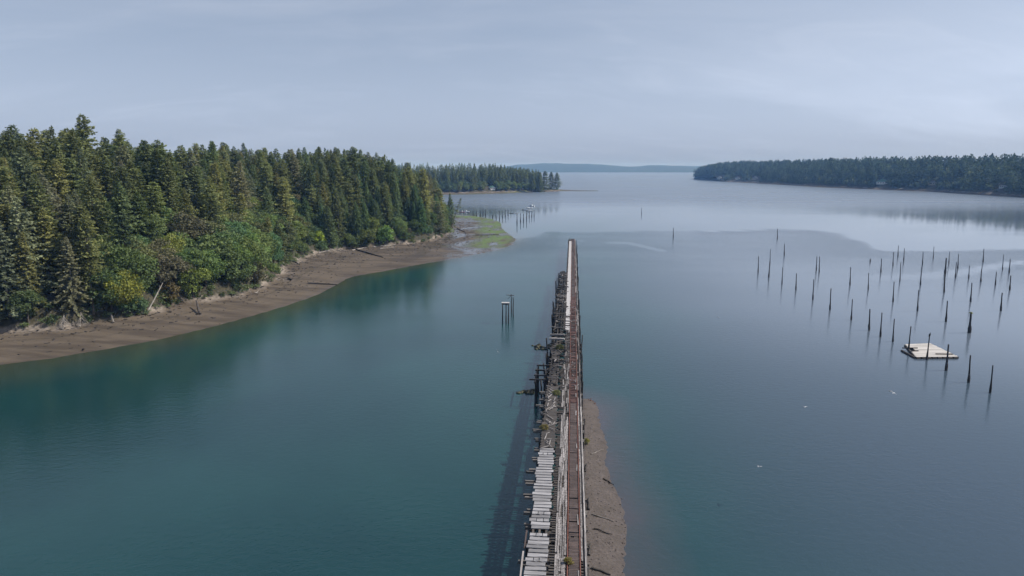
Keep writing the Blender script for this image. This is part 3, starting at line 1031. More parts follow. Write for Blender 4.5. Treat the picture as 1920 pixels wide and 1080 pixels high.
# undergrowth along the toe of the bluff
und = []
toe = np.array(T1[:21])
for a, b in zip(toe[:-1], toe[1:]):
    n = int(np.hypot(*(b - a)) / 1.5)
    for q in range(n):
        p = a + (b - a) * rng.random() + rng.normal(0, 1.3, 2)
        d = float(sdist(p[None], T1)[0])
        if d < .3 or np.hypot(*(bare - p)) < 8:
            continue
        und.append((p[0], p[1], float(h_left(p)[0]) - .2, rng.uniform(.25, .6), rng.uniform(.35, .7), int(rng.integers(2)), rng.uniform(.6, 1.3)))
up_ = np.c_[rng.uniform(-330, -20, 9000), rng.uniform(110, 640, 9000)]
ud = sdist(up_, T1)
up_ = up_[(ud > .5) & (ud < 30) & (np.hypot(up_[:, 0] - bare[0], up_[:, 1] - bare[1]) > 2.5)]
for p, zz in zip(up_, h_left(up_)):
    und.append((p[0], p[1], zz - .2, rng.uniform(.35, .9), rng.uniform(.5, 1.0), int(rng.integers(2)), rng.uniform(.6, 1.3)))
UND = [broad_crown(350 + i, 4.0, 2.6, -.1, 12, 22, .7, 1.0, .4) for i in range(2)]
o = merged('undergrowth', und, UND, 'leaf', (0.085, 0.115, 0.045, 1), rng)
tag(o, 'low leafy undergrowth along the foot of the left bluff', 'undergrowth', kind='stuff')

# ---- trees on the second point
pc = []
for x in np.arange(-740, 40, 8.0):
    for y in np.arange(1290, 1760, 8.0):
        pc.append((x + rng.uniform(-3.5, 3.5), y + rng.uniform(-3.5, 3.5)))
pc = np.array(pc)
d2 = sdist(pc, T2)
p2 = project(np.c_[pc, np.full(len(pc), 5.)])
okk = (d2 > 3) & (d2 < 95) & (p2[:, 0] > 730) & (p2[:, 0] < 1015)
pc, d2, p2 = pc[okk], d2[okk], p2[okk]
z2c = h_point(pc)
HOUSE2 = at(919, 359.5, 3.0)
far_items, far_leaf = [], []
for (x, y), d, (px, py, dep), z in zip(pc, d2, p2, z2c):
    if abs(px - 919) < 11 and d < 34:
        continue
    if d < 24 and rng.random() < .85:
        colr = [MG, LG, LG, (0.13, 0.17, 0.06, 1)][rng.integers(4)]
        if d < 18:
            h_ = rng.uniform(10, 18)
            k = MAPLE[rng.integers(5)]
            tree('maple_tree', k, (x, y, z - .2), h_ / k[2], rng.random() * 6.28, jc(colr, rng),
                 'rounded broadleaf tree along the waterside of the second wooded point', 'broadleaf tree', 'broadleaf trees lining the second point')
        else:
            far_leaf.append((x, y, z - .2, rng.uniform(.7, 1.1), rng.uniform(.7, 1.1), int(rng.integers(3)), rng.uniform(.8, 1.2)))
    elif d < 40 and rng.random() < .5:
        h_ = rng.uniform(24, 36) * (1 - .0 * d)
        k = FIR[rng.integers(6)]
        tree('fir_tree', k, (x, y, z - .2), h_ / k[2], rng.random() * 6.28, jc(DK, rng),
             'dark pointed conifer among the trees of the second wooded point', 'fir', 'conifers of the second point')
    elif d >= 20:
        far_items.append((x, y, z - .2, rng.uniform(.85, 1.3), rng.uniform(.85, 1.3), int(rng.integers(4)), rng.uniform(.75, 1.2)))
o = merged('point_woodland', far_items, LOWFIR, 'needle', DK, rng)
tag(o, 'dark conifer wood on the second wooded point', 'wood', kind='stuff')
if far_leaf:
    o = merged('point_undergrowth', far_leaf, TINYLEAF, 'leaf', MG, rng)
    tag(o, 'pale broadleaf growth on the second wooded point', 'undergrowth', kind='stuff')
for j, (px, py, tp, k, lab) in enumerate([
        (1044, 355.2, 323, FIR[4], 'lone fir at the very tip of the second point, rightmost of the pair'),
        (1033, 355.4, 321.5, FIR[0], 'lone fir near the tip of the second point, left one of the pair'),
        (1021, 356.6, 320, FIR[2], 'tall dark fir just left of the lone pair at the tip'),
        (1010, 357.0, 321, FIR[1], 'tall dark fir, second left of the lone pair at the tip'),
        (999, 357.5, 324, FIR[5], 'dark fir, third left of the lone pair at the tip')]):
    P = at(px, py + 1.0, 2.5)
    zt = float(h_point(P[:2])[0])
    T_ = top_over(P, px, tp)
    s = (T_[2] - zt) / k[2]
    tree('fir_tree', k, (P[0], P[1], zt - .2), s * 1.4, rng.random() * 6.28, DK, lab, 'fir', None, sz=s)
# low scrub at the tip
scr = [(P_[0] + rng.normal(0, 6), P_[1] + rng.normal(0, 6), 2.2, rng.uniform(.15, .4), rng.uniform(.3, .6), int(rng.integers(3)), 1.0)
       for P_ in (at(px, 356.6, 2.0) for px in rng.uniform(1003, 1049, 26))]
tag(merged('tip_scrub', scr, TINYLEAF, 'leaf', BG, rng), 'low dark scrub under the lone firs of the second point', 'scrub', kind='stuff')

# ---- the right-hand headland: one far wood
hc_ = []
for x in np.arange(560, 2500, 10.5):
    for y in np.arange(1000, 3700, 10.5):
        hc_.append((x, y))
hc_ = np.array(hc_) + rng.uniform(-5, 5, (len(hc_), 2))
p3 = project(np.c_[hc_, np.full(len(hc_), 5.)])
okh = (p3[:, 0] > 1285) & (p3[:, 0] < 2040)
hc_ = hc_[okh]; p3 = p3[okh]
d3 = sdist(hc_, T3)
okh = (d3 > 2) & (d3 < 230)
hc_, d3, p3 = hc_[okh], d3[okh], p3[okh]
z3c = h_head(hc_)
CLEAR3 = [(1350, 334.5), (1384, 334.5), (1417, 335), (1655, 345.5), (1748, 342), (1880, 345)]
items, items2 = [], []
for (x, y), d, z, (px, py, dep) in zip(hc_, d3, z3c, p3):
    if any(abs(px - cx) < 9 and d < 45 for cx, _ in CLEAR3):
        continue
    lim = 1 if d < 60 else .75
    if rng.random() > lim:
        continue
    if d < 40 and rng.random() < .45 or (d < 90 and rng.random() < .12):
        items2.append((x, y, z - .3, rng.uniform(.6, 1.15), rng.uniform(.7, 1.2), int(rng.integers(3)), rng.uniform(.7, 1.3)))
    else:
        sc_ = rng.uniform(.60, 1.18) * (.85 if d < 14 else 1)
        items.append((x, y, z - .3, sc_, sc_ * rng.uniform(.85, 1.1), int(rng.integers(5)), rng.uniform(.5, 1.45)))
tag(merged('headland_woodland', items, TINYFIR, 'needle', (0.046, 0.070, 0.038, 1), rng), 'long dark conifer wood along the right-hand headland', 'wood', kind='stuff')
tag(merged('headland_broadleaf_wood', items2, TINYLEAF, 'leaf', (0.060, 0.082, 0.044, 1), rng), 'paler broadleaf trees along the foot of the right-hand headland', 'wood', kind='stuff')

# ---- the air: one closed box of thin haze round everything
hb = MB()
hb.box((0, 0, 58), (24000, 24000, 124))
hm = bpy.data.materials.new('haze_air')
hm.use_nodes = True
ht = NT(hm.node_tree)
pv = ht.n('ShaderNodeVolumePrincipled', {'Color': (0.24, 0.50, 1.0, 1.0), 'Absorption Color': (1, 1, 1, 1), 'Density': 0.00009, 'Anisotropy': 0.0})
ht.n('ShaderNodeOutputMaterial', {'Volume': (pv, 0)})
tag(hb.build('haze', hm), kind='stuff')


def ordinal(n):
    return f"{n}{'th' if 10 <= n % 100 <= 20 else {1: 'st', 2: 'nd', 3: 'rd'}.get(n % 10, 'th')}"


# look-alikes: tell each from the next by its place along the shore
same = {}
for o in COL.objects:
    if o.get('group') and o.get('label') and o.type == 'EMPTY':
        same.setdefault(o['label'], []).append(o)
for lab, obs in same.items():
    if len(obs) > 1:
        obs.sort(key=lambda o: project(np.array(o.location))[0, 0])
        for i, o in enumerate(obs):
            o['label'] = f'{lab}, {ordinal(i + 1)} from left'
            o['group'] = lab


# ---- small stones, bark and broken shell strewn on the left beach
stones = MB()
pts = np.c_[rng.uniform(-330, 0, 60000), rng.uniform(110, 640, 60000)]
a1, a2 = sdist(pts, W1), sdist(pts, T1)
fr = np.clip(a1, 0, None) / (np.clip(a1, 0, None) + np.clip(-a2, 1e-3, None))
keepm = (a1 > .5) & (a2 < 1.0) & (rng.random(len(pts)) < np.clip(fr, 0, 1) ** 2.5 * .9 + .04)
pts = pts[keepm]
hzg = hz.reshape(len(gx), len(gy))
for x, y in pts[:2600]:
    zz = float(hzg[int(round((x - gx[0]) / 2.2)), int(round((y - gy[0]) / 2.2))])
    s_ = rng.uniform(.12, .42)
    an = rng.random() * 3.14
    stones.box((x, y, zz + s_ * .1), (s_ * rng.uniform(1, 4.5), s_, s_ * .6), Matrix.Rotation(an, 3, 'Z'), s_ * .12)
tag(stones.build('beach_debris', M['dark_driftwood']), 'small dark stones, bark and sticks strewn along the left beach', 'debris', kind='stuff')

# ------------------------------------------------------------------ the timber railway trestle
DZ = 6.2                                        # level of the tie tops above the water
T0 = Vector((-1.2, 240.0, 0.0))
trestle = empty('railway_trestle', T0, 'long decaying timber railway trestle running straight out over the bay', 'trestle')
YA, YL, YE = 44.0, 297.0, 432.0                 # near end (below the picture), end of the left-hand deck, far end
rnd = random.Random(9)


def unit_boxes(n, jit, mat, seed):
    out = []
    st = random.getstate(); random.seed(seed)
    for i in range(n):
        mb = MB()
        # a box with one mid section so that edges run slightly uneven
        vs = []
        for sx in (-.5, 0, .5):
            for sy, sz in ((-.5, -.5), (.5, -.5), (.5, .5), (-.5, .5)):
                vs.append((sx + random.uniform(-jit, jit) * (.4 if sx else 0), sy * (1 + random.uniform(-jit, jit) * 3), sz * (1 + random.uniform(-jit, jit) * 2)))
        fs = [(3, 2, 1, 0), (8, 9, 10, 11)]
        for a in (0, 4):
            for k in range(4):
                k2 = (k + 1) % 4
                fs.append((a + k, a + k2, a + 4 + k2, a + 4 + k))
        mb.add(vs, fs)
        out.append(mb.mesh('timber', M[mat]))
    random.setstate(st)
    return out


UB = {k: unit_boxes(3, .05, k, 70 + i) for i, k in enumerate(('plank_white', 'plank_brown', 'board_pale', 'board_red', 'board_rust', 'tie', 'cap', 'timber_dark', 'timber_pale', 'slab'))}


def piece(name, mat, c, size, rz=0.0, rx=0.0, ry=0.0, parent=None, origin=None):
    """one timber: size = (length along local x, width, thickness)"""
    par = parent or trestle
    org = origin if origin is not None else T0
    me = UB[mat][rnd.randrange(3)]
    return link(name, me, (c[0] - org[0], c[1] - org[1], c[2] - org[2]), (rx, ry, rz), size, par)


def pile_mesh(H, r, seed, mat='pile', lean=(0, 0), n=8, foot=.35):
    q = random.Random(seed)
    mb = MB()
    pts, rad = [], []
    for i in range(6):
        s = i / 5
        pts.append((lean[0] * s + q.uniform(-.03, .03), lean[1] * s + q.uniform(-.03, .03), -1.2 + (H + 1.2) * s))
        # mussels and weed fatten the foot in the tide zone, the top weathers thin
        rad.append(r * ((1 + foot) if s < .3 else (1 + foot * .5) if s < .5 else 1 - .22 * (s - .5)))
    mb.tube(pts, rad, n)
    return mb.mesh('pile', M[mat], True)


# bents: piles and caps
bents = []
y = YA
while y < YE:
    bents.append(y + rnd.uniform(-.25, .25))
    y += 4.05
PILES = [pile_mesh(5.55, .20, 500 + i, foot=.25) for i in range(4)]
npile = 0
rest = MB()
for y in bents:
    xs = [-.9, .75, 2.15] + ([-4.75, -3.0] if y < YL else [])
    for x in xs:
        if rnd.random() < .03:
            continue
        xx = x + rnd.uniform(-.15, .15)
        if npile < 300:
            link('pile', PILES[rnd.randrange(4)], (xx - T0.x, y - T0.y, rnd.uniform(-.05, .0)), (rnd.uniform(-.02, .02), rnd.uniform(-.02, .02), rnd.uniform(0, 6)), (1, 1, 1), trestle)
            npile += 1
        else:
            rest.tube([(xx - T0.x, y - T0.y, -1.2), (xx - T0.x, y - T0.y, 5.5)], [.25, .19], 6)
tag(rest.build('piles', M['pile'], trestle), kind='stuff')

CAPZ = DZ - .52
for y in bents:
    ruined = 134 < y < YL
    left = (-5.5 + rnd.uniform(-.5, .35)) if y < YL else -1.5
    if ruined:
        left = -4.5 + rnd.uniform(-.3, .2) if (y < 200 or rnd.random() < .6) else -5.2
    for dy in (-.40, .40):
        x0 = left + rnd.uniform(-.35, .35)
        piece('cap_beam', 'timber_dark' if ruined and rnd.random() < .75 else 'cap', ((x0 + 2.45) / 2, y + dy, CAPZ), (2.45 - x0, .30, .34))

# stringers lying along the bents
for x, zz, y1 in ((-4.25, 0, YL), (-3.4, 0, YL), (-2.6, 0, YL), (-.95, .02, YE), (.02, .02, YE), (1.44, .02, YE), (2.0, .02, YE)):
    y = YA
    while y < y1 - 1:
        ln = min(12.0, y1 - y)
        if not (x < -2 and 150 < y < 292 and rnd.random() < .35):
            piece('stringer', 'timber_dark' if x < -2 and y > 130 else 'tie', (x + rnd.uniform(-.05, .05), y + ln / 2, CAPZ + .335), (ln - .04, .26, .32), R(90) + rnd.uniform(-.004, .004))
        y += ln

# ties under the track
y = YA + 14
far = MB()
k = 0
while y < YE:
    x0 = -2.05 + rnd.uniform(-.22, .25)
    if 150 < y < 186:
        x0 = -1.2 + rnd.uniform(-.5, .4)
    if rnd.random() > .05:
        if k < 300:
            piece('tie', 'tie', ((x0 + 2.25) / 2, y, DZ - .10), (2.25 - x0, .24, .20), rnd.uniform(-.015, .015)); k += 1
        else:
            far.box(((x0 + 2.25) / 2 - T0.x, y - T0.y, DZ - .10), (2.25 - x0, .24, .20))
    y += .56
tag(far.build('ties', M['tie'], trestle), kind='stuff')

# rails
for x in (.04, 1.475):
    mb = MB()
    for wd_, z0, z1 in ((.14, 0, .025), (.03, .025, .125), (.075, .125, .165)):
        mb.box((x - T0.x, (YA + YE) / 2 - T0.y, DZ + (z0 + z1) / 2 + .002), (wd_, YE - YA, z1 - z0))
    mb.build('rail', M['rust'], trestle)

# board deck between the rails
mid_ = MB()
y = YA + 14
k = 0
far = MB()
while y < YE:
    dense = y < 128
    ok_ = rnd.random() < (.97 if dense else .45 if y < 215 else .82)
    if ok_:
        if k < 300:
            piece('deck_board', 'board_red' if y < 126 else 'board_rust', (.76 + rnd.uniform(-.03, .03), y, DZ + .037), (1.12 + rnd.uniform(-.05, .05), .285, .07), rnd.uniform(-.02, .02)); k += 1
        else:
            (far if y > 236 else mid_).box((.76 - T0.x, y - T0.y, DZ + .037), (1.12, .285, .07))
    y += .33
tag(mid_.build('rusty_deck_boards', M['board_rust'], trestle), kind='stuff')
tag(far.build('deck_boards', M['board_red'], trestle), kind='stuff')

# long split boards left of the track, pale and broken near, missing in the middle, whitened slabs far out
for i, x in enumerate((-1.30, -1.04, -.78, -.52, -.26)):
    y = YA + 12 + rnd.uniform(0, 2)
    while y < 150:
        ln = rnd.uniform(2.2, 5.2)
        if rnd.random() < (.90 if y < 118 else .62):
            piece('walk_board', 'board_pale', (x + rnd.uniform(-.04, .04), y + ln / 2, DZ + .035 + .004 * i), (ln - .05, rnd.uniform(.18, .245), .07), R(90) + rnd.uniform(-.02, .02), rnd.uniform(-.02, .02))
        y += ln + (rnd.uniform(.0, .5) if rnd.random() < .4 else .02)
for j in range(26):
    y = rnd.uniform(150, 186)
    ln = rnd.uniform(1.5, 4)
    piece('walk_board', 'board_pale' if rnd.random() < .2 else 'timber_dark', (rnd.uniform(-1.25, -.3), y, DZ + .04 + .004 * j), (ln, .2, .07), R(90) + rnd.uniform(-.06, .06))
y = 186.0
for ln, gp in ((4.2, 1.6), (1.2, 1.2), (2.0, 1.4), (4.4, 2.6)):
    piece('walk_panel', 'slab', (-.78, y + ln / 2, DZ + .06), (ln, 1.15, .10), R(90)); y += ln + gp
while y < YE - 14:
    ln = 3.0
    wd_ = 1.32 + rnd.uniform(-.05, .05) if y > 225 else rnd.uniform(1.0, 1.35)
    piece('walk_panel', 'slab', (-.76 + rnd.uniform(-.03, .03), y + ln / 2, DZ + .06), (ln - .03, wd_, .10), R(90)); y += ln

# outer boards and the pale guard timber on the right edge
y = YA + 12
while y < YE - 1:
    ln = min(rnd.uniform(2.5, 6), YE - y)
    if rnd.random() < (.85 if y < 140 else .5):
        piece('edge_board', 'board_pale', (1.72 + rnd.uniform(-.03, .03), y + ln / 2, DZ + .035), (ln - .06, rnd.uniform(.16, .27), .07), R(90) + rnd.uniform(-.012, .012))
    if y < 140 and rnd.random() < .6:
        l2 = rnd.uniform(1.2, 3)
        piece('loose_board', 'timber_pale', (1.26 + rnd.uniform(-.05, .05), y + l2 / 2, DZ + .125), (l2, .15, .05), R(90) + rnd.uniform(-.04, .04))
    y += ln
y = YA + 12
while y < YE - 1:
    ln = min(7.5, YE - y)
    piece('guard_timber', 'timber_pale' if (y < 130 or y > 225) else rnd.choice(['board_pale', 'timber_dark', 'tie']), (2.14 + rnd.uniform(-.02, .02), y + ln / 2, DZ + .10), (ln - .05, .22, .20), R(90))
    y += ln
# pile heads and fender posts standing along the right edge
HEAD = [pile_mesh(6.0 + .3 * i, .15, 540 + i) for i in range(3)]
for y in list(np.arange(118, 300, 7.3)) + list(np.arange(300, 430, 11.0)):
    if rnd.random() < .8:
        link('fender_pile', HEAD[rnd.randrange(3)], (2.62 + rnd.uniform(-.1, .35) - T0.x, y + rnd.uniform(-2, 2) - T0.y, rnd.uniform(-.3, .5)), (rnd.uniform(-.03, .03), rnd.uniform(-.03, .04), 0), (1, 1, 1), trestle)

# left-hand deck: bleached planks near, brown mossy planks beyond, then ruin
y = YA + 12
while y < 104.5:
    wd_ = .66 + rnd.uniform(-.07, .05)
    x0, x1 = -4.62 + rnd.uniform(-.22, .18), -2.25 + rnd.uniform(-.2, .1)
    rz = rnd.uniform(-.03, .03)
    if rnd.random() < .02:
        y += .90
        continue
    zz = CAPZ + .335 + .16 + .055
    if rnd.random() < .24:                       # plank broken in three
        a, b = x0 + (x1 - x0) * rnd.uniform(.28, .38), x0 + (x1 - x0) * rnd.uniform(.62, .72)
        for p, q in ((x0, a - .04), (a + .04, b - .04), (b + .04, x1)):
            piece('plank', 'plank_white', ((p + q) / 2, y + rnd.uniform(-.05, .05), zz), (q - p, wd_, .11), rz)
    else:
        piece('plank', 'plank_white', ((x0 + x1) / 2, y, zz), (x1 - x0, wd_, .11), rz)
    y += .90
while y < 136:
    x0, x1 = -4.55 + rnd.uniform(-.2, .2), -2.2 + rnd.uniform(-.2, .1)
    piece('plank', 'plank_brown', ((x0 + x1) / 2, y, CAPZ + .335 + .16 + .06), (x1 - x0, .36, .12), rnd.uniform(-.02, .02), rnd.uniform(-.03, .03))
    y += .41
while y < YL:
    if rnd.random() < (.86 if y < 171 else .26) and not 171 < y < 186:
        x0, x1 = -4.6 + rnd.uniform(-.3, 1.0), -2.3 + rnd.uniform(-.8, .2)
        piece('plank', 'plank_brown' if rnd.random() < (.7 if y < 171 else .45) else 'timber_dark', ((x0 + x1) / 2, y, CAPZ + .335 + .16 + .06), (x1 - x0, .34, .12), rnd.uniform(-.12, .12), rnd.uniform(-.06, .06), rnd.uniform(-.04, .04))
    y += .55
# stray timbers lying about
for j in range(34):
    piece('stray_timber', 'timber_pale', (rnd.uniform(-4.2, -2.6), rnd.uniform(104, 136), CAPZ + .72 + .004 * j), (rnd.uniform(.7, 2.6), rnd.uniform(.10, .18), .09), R(90) + rnd.uniform(-.7, .7) if rnd.random() < .8 else rnd.uniform(-.8, .8))
for j in range(120):
    y = rnd.uniform(136, YL - 2)
    piece('stray_timber', rnd.choice(['timber_dark', 'timber_dark', 'timber_dark', 'tie', 'tie', 'plank_brown', 'board_pale']), (rnd.uniform(-4.7, -1.6), y, CAPZ + .60 + rnd.uniform(0, .35)),
          (rnd.uniform(.8, 3.4), rnd.uniform(.14, .30), rnd.uniform(.12, .26)), R(90) + rnd.gauss(0, .5) if rnd.random() < .6 else rnd.uniform(-.5, .5), rnd.uniform(-.1, .1), rnd.uniform(-.12, .12))
for j in range(110):      # splinters along the track in the ruined middle
    piece('splinter', rnd.choice(['timber_pale', 'board_pale', 'board_red']), (rnd.uniform(-1.3, 1.9), rnd.uniform(134, 225), DZ + .12 + .004 * j * .5), (rnd.uniform(.4, 1.3), .12, .06), rnd.uniform(0, 3.14))
# two heavy cross beams that bridge the gap in the ruin
for y in (174.5, 179.0):
    piece('cross_beam', 'timber_pale', (-3.4, y, DZ + .30), (3.9, .62, .42), rnd.uniform(-.01, .01))
# odd bits at the outer left edge: the long rail timber and fender posts
piece('rail_timber', 'timber_pale', (-5.02, 66.5, CAPZ + .28), (15.5, .20, .20), R(90.6))
piece('rail_timber', 'board_red', (-5.00, 76.9, CAPZ + .28), (4.2, .18, .18), R(90.2))
for y in list(np.arange(140, 296, 6.0)):
    if rnd.random() < .6:
        link('fender_pile', HEAD[rnd.randrange(3)], (-5.3 + rnd.uniform(-.5, .2) - T0.x, y + rnd.uniform(-2, 2) - T0.y, rnd.uniform(-.2, .7)), (rnd.uniform(-.05, .05), rnd.uniform(-.08, .02), 0), (1.2, 1.2, 1), trestle)
# a little post-and-rail stub at the far end
for dx, dy in ((-1.35, -6), (-1.35, -1.5)):
    piece('end_post', 'timber_dark', (dx, YE + dy, DZ + .45), (.18, .18, .95))
piece('end_stop', 'timber_pale', (.75, YE - .3, DZ + .25), (2.6, .3, .3))


# plants that have taken root on it
def tuft(loc, s, colr, label):
    k = SHRUB[3]
    o = tree('grass_clump', k, loc, s, rnd.uniform(0, 6), colr, label, 'plant', None)
    return o


pp = at(1066, 1056, DZ)
tuft((pp[0], pp[1], DZ + .05), .18, (0.20, 0.175, 0.05, 1), 'small yellow-green bush growing between the rails at the bottom of the picture')
pp = at(1025, 806, DZ)
tuft((-4.2, pp[1], DZ + .02), .24, (0.19, 0.165, 0.06, 1), 'yellowish grass clump on the left deck where the white planks end')
pp = at(1043, 741, DZ)
tuft((pp[0], pp[1], DZ), .27, (0.15, 0.16, 0.06, 1), 'small mossy clump on the brown left deck beside the ruined pile frame')
pp = at(1049, 655, DZ)
tuft((pp[0], pp[1], DZ - .1), .34, (0.085, 0.095, 0.04, 1), 'dark weedy clump on the ruined deck just before the heavy cross beams')
pp = at(1098, 828, .9)
tuft((pp[0], pp[1], h_bar(pp[0], pp[1])), .25, (0.19, 0.18, 0.05, 1), 'yellow weed clump on the gravel bar beside the trestle')


# ------------------------------------------------------------------ pile frame left of the trestle, platforms
def cross_beam(mb, a, b, s=.3):
    mb.beam(a, b, s, s)


fr0 = at(1012, 706, 6.0)
frame = empty('ruined_pier', (fr0[0], fr0[1], 0), 'ruined four-bent timber pier frame standing just left of the trestle', 'pier ruin')
FP = [pile_mesh(6.2, .19, 560 + i) for i in range(3)]
ends = []
for j, (pxl, pxr, py, top) in enumerate(((1004, 1020.5, 711, 6.0), (1005, 1022, 703, 6.0), (1007, 1024.5, 693.5, 6.1), (1009.5, 1029, 684.5, 6.2))):
    L_, R_ = at(pxl, py, top), at(pxr, py, top)
    ends.append((L_, R_))
    for q in (L_, R_):
        link('pile', FP[j % 3], (q[0] - fr0[0], q[1] - fr0[1], top - 6.3), (0, 0, j), (1, 1, 1), frame)
    mb = MB()
    cross_beam(mb, (L_[0] - fr0[0] - (1.3 if j == 0 else .4), L_[1] - fr0[1], top - .1), (R_[0] - fr0[0] + .35, R_[1] - fr0[1], top - .1), .30)
    mb.build('cap_beam', M['pile'], frame)
for k in (0, 1):
    mb = MB()
    a, b = ends[0][k], ends[3][k]
    cross_beam(mb, (a[0] - fr0[0] - .25, a[1] - fr0[1], 5.2), (b[0] - fr0[0] - .25, b[1] - fr0[1], 5.5), .2)
    mb.build('side_beam', M['pile'], frame)

pl0 = at(948, 606)
plat = empty('pile_platform', (pl0[0], pl0[1], 0), 'small white-topped platform on three piles, left of the trestle', 'platform')
TH = 6.6
for i, (px, py) in enumerate(((942.3, 607), (948.8, 605), (953.4, 607))):
    q = at(px, py)
    link('pile', pile_mesh(TH, .17, 570 + i), (q[0] - pl0[0], q[1] - pl0[1], 0), parent=plat)
mb = MB(); mb.box((-.05, .3, TH + .12), (2.5, 1.7, .26), jit=.03); mb.build('top_slab', M['slab'], plat)
for dy in (-.35, .9):
    mb = MB(); mb.box((-.05, dy, TH - .2), (2.4, .26, .34)); mb.build('beam', M['pile'], plat)
pf0 = at(960.5, 590)
pf = empty('pile_pair', (pf0[0], pf0[1], 0), 'pair of bare piles joined by a top beam behind the white-topped platform', 'pile frame')
for i, (px, py) in enumerate(((958.8, 587), (962.3, 593))):
    q = at(px, py)
    link('pile', pile_mesh(6.7, .15, 580 + i), (q[0] - pf0[0], q[1] - pf0[1], 0), parent=pf)
mb = MB(); mb.beam((-2.1, .8, 6.75), (.75, -.2, 6.75), .22, .2); mb.build('top_beam', M['cap'], pf)
mb = MB(); mb.beam((-1.6, .6, 5.4), (-.4, .3, 6.7), .12, .12); mb.build('brace', M['cap'], pf)


# weed-covered rocks and stumps beside the trestle
def rock_mesh(seed, mat, sx, sy, sz, n=9, m=7):
    q = np.random.default_rng(seed)
    V, Fq = [], []
    for i in range(m):
        a = math.pi * i / (m - 1)
        for k in range(n):
            b = 2 * math.pi * k / n
            r_ = 1 + q.uniform(-.22, .22)
            V.append((math.sin(a) * math.cos(b) * r_ * sx, math.sin(a) * math.sin(b) * r_ * sy, math.cos(a) * r_ * sz))
    for i in range(m - 1):
        for k in range(n):
            k2 = (k + 1) % n
            Fq.append((i * n + k, (i + 1) * n + k, (i + 1) * n + k2, i * n + k2))
    return mesh_np('rock', V, Fq, M[mat])


def rockpile(px, py, n, spread, lab, mat='weed', size=.8, cat='rocks', name='weedy_rocks', z=None):
    c = at(px, py)
    root = empty(name, (c[0], c[1], 0), lab, cat)
    for i in range(n):
        s = size * rnd.uniform(.35, .95)
        x_, y_ = rnd.gauss(0, spread[0]), rnd.gauss(0, spread[1])
        zz = (0.05 if z is None else h_bar(c[0] + x_, c[1] + y_))
        link('rock', rock_mesh(900 + i + int(px), mat, s, s * rnd.uniform(.7, 1.2), s * rnd.uniform(.4, .65)), (x_, y_, zz), (0, 0, rnd.uniform(0, 6)), parent=root)
    return root


rockpile(993, 736, 22, (1.1, .5), 'dark weed-covered rock clump at the foot of the pile frame')
rockpile(1021, 652, 34, (1.7, 1.3), 'weed-covered rocks against the left side of the trestle below the cross beams')
rockpile(1106, 752, 10, (1.0, .7), 'reddish seaweed-covered rocks at the tip of the gravel bar', 'redweed', .38, 'rocks', 'red_weed_rocks', True)

# stones and drift sticks on the gravel bar
mb = MB()
ST = [rock_mesh(1200 + i, 'bar', .08, .07, .05, 5, 4) for i in range(5)]
src = [(np.array([v.co[:] for v in m_.vertices]), [tuple(p.vertices) for p in m_.polygons]) for m_ in ST]
for j in range(1500):
    x_, y_ = rnd.uniform(.5, 14), rnd.uniform(58, 136)
    zz = h_bar(x_, y_)
    if zz < -.05:
        continue
    v, f = src[rnd.randrange(5)]
    s = rnd.uniform(.5, 1.5) ** 2
    mb.add([(a * s + x_, b * s + y_, c * s + zz) for a, b, c in v], f)
tag(mb.build('gravel', M['bar']), 'brown gravel and cobbles strewn over the bar beside the trestle', 'gravel', kind='stuff')


def log(name, p0, p1, r, lab, mat, cat='log', n=7, branches=0, root_end=False, group=None):
    p0, p1 = Vector(p0), Vector(p1)
    c = Vector(((p0.x + p1.x) / 2, (p0.y + p1.y) / 2, min(p0.z, p1.z)))
    root = empty(name, c, lab, cat, group)
    mb = MB()
    pts = [p0.lerp(p1, s) - c + Vector((rnd.uniform(-.1, .1), rnd.uniform(-.1, .1), rnd.uniform(-.05, .05))) for s in (0, .25, .5, .75, 1)]
    mb.tube(pts, [r * 1.2, r * 1.05, r, r * .8, r * .55], n)
    mb.build('trunk', M[mat], root)
    d = (p1 - p0).normalized()
    for j in range(branches):
        b0 = p0.lerp(p1, rnd.uniform(.3, .95)) - c
        v = Vector((rnd.uniform(-1, 1), rnd.uniform(-1, 1), rnd.uniform(.1, .9))).normalized() * rnd.uniform(.8, 2.2)
        m2 = MB(); m2.tube([b0, b0 + v * .5 + d * .2, b0 + v + d * .5], [r * .28, r * .2, .02], 5); m2.build('branch', M[mat], root)
    if root_end:
        for j in range(8):
            a = 6.28 * j / 8
            ax = d.orthogonal().normalized()
            v = (ax * math.cos(a) + d.cross(ax) * math.sin(a)) * r * rnd.uniform(2.2, 4.2) - d * r * rnd.uniform(.2, 1.8)
            b0 = p0 - c
            m2 = MB(); m2.tube([b0, b0 + v * .5, b0 + v], [r * .5, r * .3, .03], 5); m2.build('root', M[mat], root)
    return root


def on_bar(px, py, dz=.12):
    c = at(px, py, .8)
    return (c[0], c[1], h_bar(c[0], c[1]) + dz)


